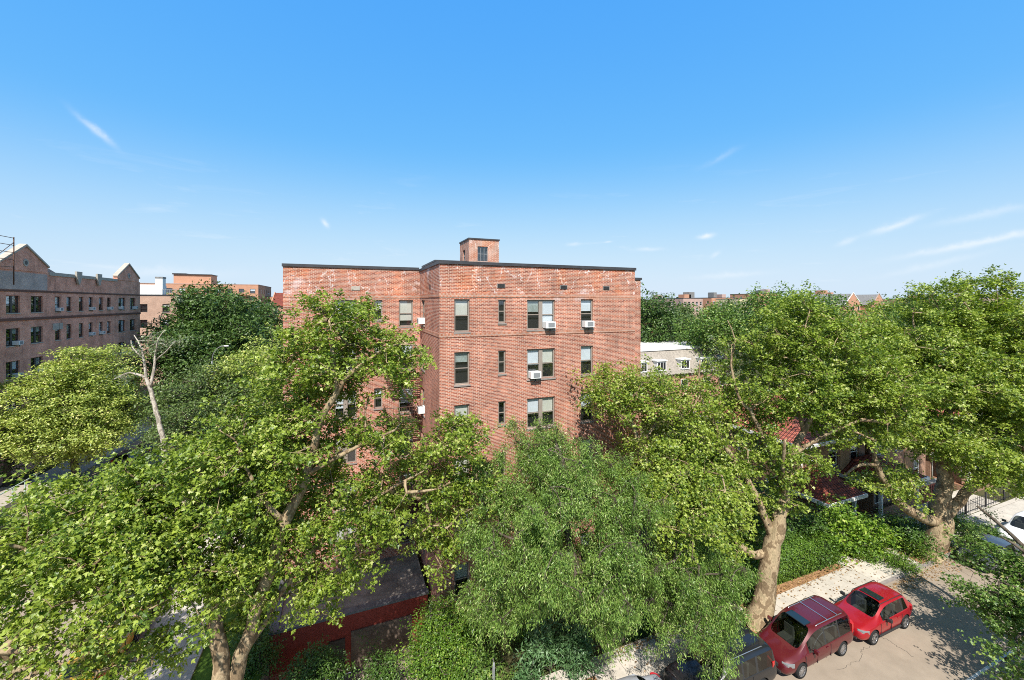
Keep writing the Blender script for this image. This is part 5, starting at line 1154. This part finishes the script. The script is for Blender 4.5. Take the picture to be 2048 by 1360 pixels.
def car(name, label, loc, rz, L_, Wd, H_, kind, pm, rimr=.33, cat='car', rails=False, sunroof=False, cross=False, group=None, cladding=False):
    t = thing(name, label, cat, loc, rz, group or 'parked cars'); hw = Wd / 2; hl = L_ / 2
    # stations from tail (-) to nose (+): x, bottom, half width, belt z, roof-edge half width, roof-edge z, top z, side kind, top kind ('B' body 'G' glass) of the stretch AFTER it
    bl = {'van': .98, 'suv': 1.12, 'crossover': .98, 'sedan': .92}[kind]
    if kind == 'van':
        a0, a1, c0, c1, nose = -hl + .02, -hl + .32, .75, 1.62, .92
        S_ = [(-hl, .42, hw * .82, .80, hw * .74, .9, .94, 'B', 'B'), (-hl + .05, .34, hw * .93, bl, hw * .82, 1.08, 1.1, 'B', 'G'), (-hl + .22, .30, hw * .97, bl + .02, hw * .80, H_ - .16, H_ - .06, 'B', 'B'),
              (-hl + .38, .27, hw, bl + .02, hw * .79, H_ - .10, H_ - .02, 'G', 'B'), (-hl + 1.22, .24, hw, bl, hw * .79, H_ - .08, H_, 'B', 'B'), (-hl + 1.32, .24, hw, bl, hw * .79, H_ - .08, H_, 'G', 'B'),
              (-hl + 2.28, .24, hw, bl - .02, hw * .79, H_ - .08, H_, 'B', 'B'), (-hl + 2.38, .24, hw, bl - .02, hw * .79, H_ - .08, H_, 'G', 'B'),
              (-hl + 3.02, .24, hw, bl - .04, hw * .78, H_ - .12, H_ - .04, 'G', 'G'), (-hl + 3.55, .24, hw, bl - .05, hw * .80, 1.32, 1.40, 'B', 'G'), (-hl + 4.02, .24, hw * .99, bl - .05, hw * .84, 1.0, 1.06, 'B', 'B'),
              (-hl + 4.5, .24, hw * .97, .86, hw * .80, .93, .98, 'B', 'B'), (hl - .14, .26, hw * .90, .72, hw * .74, .80, .86, 'B', 'B'), (hl, .30, hw * .78, .52, hw * .66, .60, .64, 'B', 'B')]
        wx = (-hl + 1.05, hl - .98)
    elif kind == 'suv':
        S_ = [(-hl, .5, hw * .94, .85, hw * .90, 1.0, 1.02, 'B', 'B'), (-hl + .04, .42, hw * .98, bl, hw * .92, 1.16, 1.18, 'B', 'G'), (-hl + .12, .38, hw * .99, bl, hw * .86, H_ - .2, H_ - .1, 'B', 'B'),
              (-hl + .22, .34, hw, bl, hw * .85, H_ - .14, H_ - .02, 'G', 'B'), (-hl + 1.15, .34, hw, bl, hw * .85, H_ - .14, H_, 'B', 'B'), (-hl + 1.27, .34, hw, bl, hw * .85, H_ - .14, H_, 'G', 'B'),
              (-hl + 2.0, .34, hw, bl, hw * .85, H_ - .15, H_ - .02, 'B', 'B'), (-hl + 2.1, .34, hw, bl, hw * .85, H_ - .15, H_ - .02, 'G', 'B'), (-hl + 2.85, .34, hw, bl, hw * .84, H_ - .19, H_ - .08, 'G', 'G'),
              (-hl + 3.35, .34, hw, bl, hw * .88, 1.22, 1.26, 'B', 'B'), (hl - .3, .36, hw * .99, 1.08, hw * .88, 1.14, 1.17, 'B', 'B'), (hl - .05, .4, hw * .94, .98, hw * .84, 1.02, 1.05, 'B', 'B'), (hl, .45, hw * .9, .7, hw * .8, .76, .8, 'B', 'B')]
        wx = (-hl + .95, hl - .92)
    elif kind == 'crossover':
        S_ = [(-hl, .48, hw * .80, .82, hw * .74, .94, .97, 'B', 'B'), (-hl + .08, .38, hw * .92, .98, hw * .80, 1.08, 1.1, 'B', 'G'), (-hl + .42, .32, hw * .97, 1.04, hw * .74, H_ - .20, H_ - .10, 'B', 'B'),
              (-hl + .62, .28, hw, 1.04, hw * .74, H_ - .13, H_ - .04, 'G', 'B'), (-hl + .98, .26, hw, 1.02, hw * .75, H_ - .09, H_ - .01, 'B', 'B'), (-hl + 1.06, .26, hw * .99, 1.0, hw * .75, H_ - .09, H_ - .005, 'G', 'B'),
              (-hl + 1.80, .24, hw * .985, .98, hw * .76, H_ - .08, H_, 'B', 'B'), (-hl + 1.88, .24, hw * .985, .97, hw * .76, H_ - .08, H_, 'G', 'B'), (-hl + 2.35, .24, hw * .985, .96, hw * .75, H_ - .12, H_ - .03, 'G', 'G'),
              (-hl + 2.80, .24, hw * .99, .95, hw * .79, 1.22, 1.30, 'B', 'G'), (-hl + 3.2, .24, hw, .93, hw * .84, .98, 1.05, 'B', 'B'), (-hl + 3.75, .26, hw, .88, hw * .80, .93, .98, 'B', 'B'),
              (hl - .16, .28, hw * .92, .74, hw * .74, .82, .86, 'B', 'B'), (hl, .34, hw * .78, .52, hw * .66, .60, .64, 'B', 'B')]
        wx = (-hl + .82, hl - .88)
    else:
        S_ = [(-hl, .42, hw * .80, .78, hw * .74, .86, .9, 'B', 'B'), (-hl + .15, .32, hw * .92, .88, hw * .82, .96, 1.0, 'B', 'B'), (-hl + .75, .26, hw * .98, .92, hw * .82, .99, 1.03, 'B', 'G'),
              (-hl + 1.35, .24, hw, .93, hw * .74, H_ - .13, H_ - .06, 'G', 'B'), (-hl + 2.1, .24, hw, .93, hw * .74, H_ - .08, H_, 'B', 'B'), (-hl + 2.18, .24, hw, .93, hw * .74, H_ - .08, H_, 'G', 'B'),
              (-hl + 2.75, .24, hw, .92, hw * .73, H_ - .12, H_ - .04, 'G', 'G'), (-hl + 3.45, .24, hw, .9, hw * .82, .96, 1.0, 'B', 'B'), (-hl + 4.05, .25, hw * .97, .82, hw * .80, .88, .92, 'B', 'B'), (hl - .12, .28, hw * .9, .66, hw * .74, .74, .78, 'B', 'B'), (hl, .32, hw * .78, .5, hw * .66, .58, .6, 'B', 'B')]
        wx = (-hl + .95, hl - .88)
    ring = lambda s: [(0, s[1]), (s[2] * .86, s[1]), (s[2] * .97, s[1] + .10), (s[2] * 1.0, s[1] + (s[3] - s[1]) * .52), (s[2] * .985, s[3] - .05), (s[2] * .955, s[3]), (s[4], s[5]), (s[4] * .86, s[6] - .012), (s[4] * .45, s[6] + .005), (0, s[6] + .012)]
    bm_ = bmesh.new(); rows = []
    for s in S_:
        rg = ring(s); row = [bm_.verts.new((s[0], y, z)) for y, z in rg] + [bm_.verts.new((s[0], -y, z)) for y, z in rg[-2:0:-1]]; rows.append(row)
    n = len(rows[0]); cr = bm_.edges.layers.float.new('crease_edge'); nr = len(ring(S_[0]))
    for i in range(len(rows) - 1):
        sk_, tk = S_[i][7], S_[i][8]
        for j in range(n):
            j2 = (j + 1) % n; f = bm_.faces.new((rows[i][j], rows[i + 1][j], rows[i + 1][j2], rows[i][j2])); f.smooth = True
            a = j if j < nr - 1 else n - 1 - j
            if a == 5 and sk_ == 'G': f.material_index = 1
            if a == 5 and sk_ == 'B' and 0 < i < len(S_) - 2 and S_[i - 1][7] == 'G' and S_[i + 1][7] == 'G': f.material_index = 3
            if a >= 7 and tk == 'G': f.material_index = 2
            if a == 6 and tk == 'G': f.material_index = 0
    bm_.faces.new(rows[0][::-1]).smooth = True; bm_.faces.new(rows[-1]).smooth = True
    for e in bm_.edges:
        if len(e.link_faces) == 2 and e.link_faces[0].material_index != e.link_faces[1].material_index: e[cr] = 1.0
        else:
            idx = [v.index for v in e.verts]
    bm_.verts.index_update()
    for e in bm_.edges:
        a, b = sorted(v.index for v in e.verts)
        if b - a == n and (a % n in (5, n - 5)): e[cr] = max(e[cr], .75)
        if b - a == n and (a % n in (3, n - 3)): e[cr] = max(e[cr], .45)
        gi = [q for q in range(len(S_)) if S_[q][7] == 'G']
        if b - a == n and (a % n in (5, n - 5, 6, n - 6)) and gi[0] - 1 <= a // n <= gi[-1] + 1: e[cr] = 1.0
    bmesh.ops.recalc_face_normals(bm_, faces=bm_.faces)
    me = bpy.data.meshes.new('tmp'); bm_.to_mesh(me); bm_.free()
    tm = [bpy.data.materials.get('slot_%d' % q) or bpy.data.materials.new('slot_%d' % q) for q in range(4)]
    for m in tm: me.materials.append(m)
    o = bpy.data.objects.new('tmp', me); COL.objects.link(o)
    m1 = o.modifiers.new('s', 'SUBSURF'); m1.levels = 3; m1.render_levels = 3
    cb = MB(); wr = rimr
    for x in wx:
        for sg in (-1, 1):
            k = 28; pts = [(x + (wr + .07) * math.cos(6.2832 * q / k), wr + (wr + .07) * math.sin(6.2832 * q / k)) for q in range(k)]
            cb.prism(pts, sg * (hw - .30), sg * (hw + .3), 'y', 3)
    cme = cb.build('tmpc', tm); bmc = bmesh.new(); bmc.from_mesh(cme.data); bmesh.ops.recalc_face_normals(bmc, faces=bmc.faces); bmc.to_mesh(cme.data); bmc.free()
    m2 = o.modifiers.new('b', 'BOOLEAN'); m2.object = cme; m2.operation = 'DIFFERENCE'; m2.solver = 'EXACT'
    dg = bpy.context.evaluated_depsgraph_get(); dg.update(); em = bpy.data.meshes.new_from_object(o.evaluated_get(dg))
    bpy.data.objects.remove(o); bpy.data.objects.remove(cme)
    def pick(name, test, lift=0, mats=None):
        b2_ = bmesh.new(); b2_.from_mesh(em); dl = [f for f in b2_.faces if not test(f)]; bmesh.ops.delete(b2_, geom=dl, context='FACES')
        if not b2_.faces: b2_.free(); return None
        m_ = bpy.data.meshes.new(name); b2_.to_mesh(m_); b2_.free()
        for q in (mats or [pm, M_['carglass'], M_['carglass'], M_['plastic']]): m_.materials.append(q)
        try: m_.set_sharp_from_angle(angle=R(40))
        except Exception: pass
        ob = bpy.data.objects.new(name, m_); COL.objects.link(ob); ob.parent = t; return ob
    body = pick('body', lambda f: f.material_index in (0, 3))
    pick('windshield', lambda f: f.material_index == 2 and f.calc_center_median().x > 0)
    pick('rear_window', lambda f: f.material_index == 2 and f.calc_center_median().x <= 0)
    gx = [(S_[i][0], S_[i + 1][0]) for i in range(len(S_) - 1) if S_[i][7] == 'G']
    merged = []
    for a in gx:
        if merged and abs(merged[-1][1] - a[0]) < 1e-6: merged[-1] = (merged[-1][0], a[1])
        else: merged.append(a)
    for sg in (-1, 1):
        for a in merged: pick('side_window', lambda f: f.material_index == 1 and f.calc_center_median().y * sg > 0 and a[0] - .06 < f.calc_center_median().x < a[1] + .06)
    # wheels
    for x in wx:
        for sg in (-1, 1):
            b = MB(); y0, y1 = sg * (hw - .21), sg * (hw - .005); k = 32
            prof = [(.62, y0), (.95, y0), (1.0, y0 + sg * .03), (1.0, y1 - sg * .03), (.94, y1), (.70, y1), (.66, y1 - sg * .04)]
            pts = []
            for q in range(k):
                th = 6.2832 * q / k
                for r_, yy in prof: b.v.append((x + r_ * wr * math.cos(th), yy, wr + r_ * wr * math.sin(th)))
            np_ = len(prof)
            for q in range(k):
                q2 = (q + 1) % k
                for s in range(np_ - 1): b.f.append((q * np_ + s, q2 * np_ + s, q2 * np_ + s + 1, q * np_ + s + 1)); b.m.append(0); b.sm.append(True)
            w = b.build('wheel', M_['tyre'], t)
            b = MB(); yd = y1 - sg * .05
            for s in range(10 if kind != 'crossover' else 5):
                ns = 10 if kind != 'crossover' else 5
                for dth in ((0,) if ns == 10 else (-.13, .13)):
                    th = 6.2832 * s / ns + dth; ct, st2 = math.cos(th), math.sin(th); wd = .022
                    pts = [(x + ct * .05 - st2 * wd, wr + st2 * .05 + ct * wd), (x + ct * .05 + st2 * wd, wr + st2 * .05 - ct * wd), (x + ct * wr * .66 + st2 * wd, wr + st2 * wr * .66 - ct * wd), (x + ct * wr * .66 - st2 * wd, wr + st2 * wr * .66 + ct * wd)]
                    b.prism(pts, yd, yd + sg * .03, 'y')
            b.prism([(x + .06 * math.cos(6.2832 * q / 14), wr + .06 * math.sin(6.2832 * q / 14)) for q in range(14)], yd, yd + sg * .035, 'y')
            ringp = 24
            for q in range(ringp):
                t0, t1 = 6.2832 * q / ringp, 6.2832 * (q + 1) / ringp
                b.prism([(x + wr * .64 * math.cos(t0), wr + wr * .64 * math.sin(t0)), (x + wr * .64 * math.cos(t1), wr + wr * .64 * math.sin(t1)), (x + wr * .70 * math.cos(t1), wr + wr * .70 * math.sin(t1)), (x + wr * .70 * math.cos(t0), wr + wr * .70 * math.sin(t0))], yd, yd + sg * .045, 'y')
            b.build('rim', M_['rim'], w)
            b = MB(); b.prism([(x + wr * .64 * math.cos(6.2832 * q / 20), wr + wr * .64 * math.sin(6.2832 * q / 20)) for q in range(20)], yd - sg * .09, yd - sg * .05, 'y'); b.build('hub_plate', M_['plastic'], w)
    def bev(b, name, m, w=.02, parent=None):
        o = b.build(name, m, parent or t); md = o.modifiers.new('bevel', 'BEVEL'); md.width = w; md.segments = 3; return o
    zf = {'van': .66, 'suv': .88, 'crossover': .66, 'sedan': .6}[kind]; zl = {'van': 1.0, 'suv': .95, 'crossover': .92, 'sedan': .78}[kind]
    for sg in (-1, 1):
        b = MB(); b.prism([(hl - .16, sg * hw * .58), (hl - .085, sg * hw * .62), (hl - .17, sg * hw * .86), (hl - .50, sg * hw * .965), (hl - .55, sg * hw * .90)], zf - .05, zf + .13, 'z'); bev(b, 'headlight', M_['lamp'], .015)
        b = MB(); b.prism([(-hl + .0, sg * hw * .62), (-hl - .012 + .03, sg * hw * .80), (-hl + .14, sg * hw * .955), (-hl + .30, sg * hw * .98), (-hl + .2, sg * hw * .6)], zl - .12, zl + .12 + (.2 if kind in ('van', 'suv') else 0), 'z'); bev(b, 'tail_light', M_['tail'], .015)
        mxp = {'van': -hl + 3.28, 'suv': -hl + 2.95, 'crossover': -hl + 2.55, 'sedan': -hl + 2.95}[kind]
        b = MB(); b.box(mxp, mxp + .12, min(sg * (hw + .04), sg * (hw + .25)), max(sg * (hw + .04), sg * (hw + .25)), bl + .0, bl + .16); b.box(mxp + .02, mxp + .07, min(sg * (hw - .12), sg * (hw + .039)), max(sg * (hw - .12), sg * (hw + .039)), bl + .01, bl + .05); bev(b, 'mirror', M_['plastic'] if kind == 'crossover' else pm, .03)
        for hx in ({'van': (-.35, .62), 'suv': (-.55, .35), 'crossover': (-.75, .15), 'sedan': (-.5, .35)}[kind]):
            b = MB(); b.box(hx, hx + .17, min(sg * (hw * .985), sg * (hw + .022)), max(sg * (hw * .985), sg * (hw + .022)), bl - .14, bl - .105); bev(b, 'door_handle', pm, .008)
        for hx in ({'van': (-.55, .45, 1.3), 'suv': (-.9, .0, .92), 'crossover': (-1.05, -.1, .8), 'sedan': (-.9, .0, .9)}[kind]):
            b = MB(); b.box(hx, hx + .012, min(sg * (hw * .93), sg * (hw + .001)), max(sg * (hw * .93), sg * (hw + .001)), .34, bl - .07); b.build('door_seam', M_['plastic'], t)
        if rails:
            xa, xb = -hl + .5, (-hl + 2.7); z_ = H_ - .06
            b = MB(); b.tube([(xa, sg * hw * .66, z_ - .06), (xa + .12, sg * hw * .66, z_ + .05), (xb - .12, sg * hw * .66, z_ + .05), (xb, sg * hw * .66, z_ - .06)], .018, 8); b.build('roof_rail', M_['chrome'] if kind != 'crossover' else M_['plastic'], t)
    b = MB(); b.box(hl - .10, hl + .005, -hw * .5, hw * .5, zf - .16, zf + .0); g_ = bev(b, 'grille', M_['plastic'], .02)
    b = MB()
    for k in range(3): b.box(hl - .02, hl + .014, -hw * .46, hw * .46, zf - .14 + k * .05, zf - .125 + k * .05)
    b.build('grille_bars', M_['chrome'], g_)
    b = MB(); b.box(hl - .06, hl + .008, -hw * .62, hw * .62, .30, .40); bev(b, 'lower_grille', M_['plastic'], .01)
    b = MB(); b.box(hl + .006, hl + .022, -.15, .15, .44, .57); bev(b, 'number_plate', M_['plate'], .004)
    b = MB(); b.box(-hl - .02, -hl + .02, -.15, .15, .62, .75); bev(b, 'number_plate', M_['plate'], .004)
    fr_ = {'van': .55, 'suv': .2, 'crossover': .2, 'sedan': .2}[kind]; rows_ = (fr_, fr_ - 1.0) + ((fr_ - 1.9,) if kind == 'van' else ())
    for xs_ in rows_:
        for sg in (-1, 1):
            b = MB(); b.box(xs_ - .1, xs_ + .42, sg * hw * .42 - .24, sg * hw * .42 + .24, .45, .72); b.box(xs_ - .24, xs_ - .101, sg * hw * .42 - .24, sg * hw * .42 + .24, .5, bl + .22); b.box(xs_ - .22, xs_ - .13, sg * hw * .42 - .12, sg * hw * .42 + .12, bl + .221, bl + .38); bev(b, 'seat', M_['seat'], .04)
    b = MB(); dx_ = fr_ + .75; b.box(dx_, dx_ + .5, -hw * .78, hw * .78, bl - .35, bl - .1); bev(b, 'dashboard', M_['dash'], .05)
    b = MB(); b.box(-hl + .35, dx_ + .4, -hw * .8, hw * .8, .38, .44); b.build('cabin_floor', M_['dash'], t)
    if sunroof:
        x_ = {'van': (.12, .62), 'crossover': (-.42, .06)}.get(kind, (0, .5)); b = MB(); b.box(x_[0], x_[1], -.45, .45, H_ - .03, H_ + .022 if kind == 'van' else H_ + .018); bev(b, 'sunroof', M_['sunroof'], .02)
    if cross:
        for xx in (-hl + .95, -hl + 1.75): b = MB(); b.box(xx, xx + .05, -hw * .66, hw * .66, H_ + .005, H_ + .03); bev(b, 'crossbar', M_['chrome'], .01)
    if cladding:
        for sg in (-1, 1):
            b = MB(); b.box(wx[0] + wr + .09, wx[1] - wr - .09, min(sg * (hw * .93), sg * (hw + .006)), max(sg * (hw * .93), sg * (hw + .006)), .25, .36); bev(b, 'sill_trim', M_['plastic'], .02)
    return t

def mark_h(t, L2, m=M_['chrome']):
    b = MB(); x = L2 + .018; z = .61
    b.box(x, x + .008, -.05, -.035, z - .04, z + .04); b.box(x, x + .008, .035, .05, z - .04, z + .04); b.box(x, x + .008, -.034, .034, z - .007, z + .007); b.build('badge', m, t)
v = car('parked_minivan', 'maroon minivan with roof crossbars and sunroof parked under the mottled plane tree', (20.85, 13.42, .012), R(181), 5.1, 1.95, 1.76, 'van', paint('paint_maroon', (.095, .008, .012)), .335, 'minivan', rails=True, sunroof=True, cross=True)
mark_h(v, 2.55)
car('parked_car', 'bright red crossover with black sunroof parked behind the maroon minivan', (25.9, 13.2, .012), R(180), 4.45, 1.84, 1.58, 'crossover', paint('paint_red', (.31, .006, .012)), .35, 'car', rails=True, sunroof=True, cladding=True)
car('parked_suv', 'black boxy off road car parked ahead of the maroon minivan at the bottom edge', (15.35, 13.45, .012), R(180), 4.8, 1.92, 1.88, 'suv', paint('paint_black', (.012, .013, .015), .2), .38, 'car', rails=True)
car('parked_car', 'silver grey car with only its roof showing at the bottom edge', (10.35, 13.6, .012), R(180), 4.6, 1.82, 1.5, 'sedan', paint('paint_silver', (.35, .36, .38), .6), .32)
car('parked_car', 'dark grey car half hidden by leaves past the great plane tree', (39.6, 13.4, .012), R(180), 4.6, 1.82, 1.46, 'sedan', paint('paint_grey', (.05, .055, .065), .4), .32)
car('parked_suv', 'white car at the right edge behind the leaves of the near maple', (45.4, 13.5, .012), R(180), 4.7, 1.88, 1.7, 'crossover', paint('paint_white', (.75, .75, .74), 0), .34)
car('parked_car', 'white car seen through leaves on the avenue next to the yellow one', (-10.75, 29.6, .012), R(90), 4.3, 1.78, 1.45, 'sedan', paint('paint_white_b', (.78, .78, .78), 0), .31)
car('parked_car', 'yellow car seen through leaves on the avenue', (-10.75, 25.3, .012), R(90), 4.0, 1.75, 1.5, 'crossover', paint('paint_yellow', (.75, .42, .02), 0), .32)
car('parked_car', 'dark blue car on the avenue under the plane tree at lower left', (-10.9, 20.9, .012), R(90), 4.4, 1.8, 1.46, 'sedan', paint('paint_blue', (.03, .07, .18), .4), .32)
c = gnd(290, 905); car('parked_car', 'black car far up the avenue beneath the yellow green maple', (c.x + .6, c.y, .012), R(82), 4.6, 1.82, 1.46, 'sedan', paint('paint_black_b', (.015, .017, .02), .3), .32)
c = gnd(258, 925); car('parked_car', 'brownish car below the black one on the avenue', (c.x + .4, c.y, .012), R(82), 4.5, 1.8, 1.5, 'crossover', paint('paint_brown', (.09, .07, .06), .4), .32)

# ------------------------------------------------------------------ street furniture
a = at(424, 720, 60)
lp = thing('street_lamp', 'grey curved arm street lamp rising from the trees on the avenue', 'street lamp', (a.x, a.y, 0)); zt_ = CAMZ - (692 - HOR) / FPX * 60
b = MB(); ax = Vector((_c, -_s, 0))
b.tube([(0, 0, 0), (0, 0, zt_ - 2.2)], [.11, .08], 8); b.build('pole', M_['grey_metal'], lp)
b = MB(); pts = [Vector((0, 0, zt_ - 2.2)) + ax * (1.7 * (1 - math.cos(u * 1.57))) + Vector((0, 0, 2.2 * math.sin(u * 1.57))) for u in [i / 10 for i in range(11)]]; b.tube(pts, .05, 6); b.build('arm', M_['grey_metal'], lp)
p = pts[-1]; b = MB(); b.tube([p, p + ax * .3, p + ax * .75], [.06, .12, .07], 8); b.build('lamp_head', M_['white'], lp)
a = at(988, 1350, 17.9)
sg = thing('street_sign', 'grey backed sign on a thin post between shrubs at the bottom edge', 'sign', (a.x, a.y, 0)); h = a.z
b = MB(); b.tube([(0, 0, 0), (0, 0, h + .55)], .03, 8); b.build('post', M_['grey_metal'], sg)
b = MB(); b.box(-.012, .0, -.28, .28, 0, .42); o = b.build('sign_plate', M_['grey_metal'], sg); o.location = (-.035, 0, h + .1); o.rotation_euler = (0, 0, R(-25))
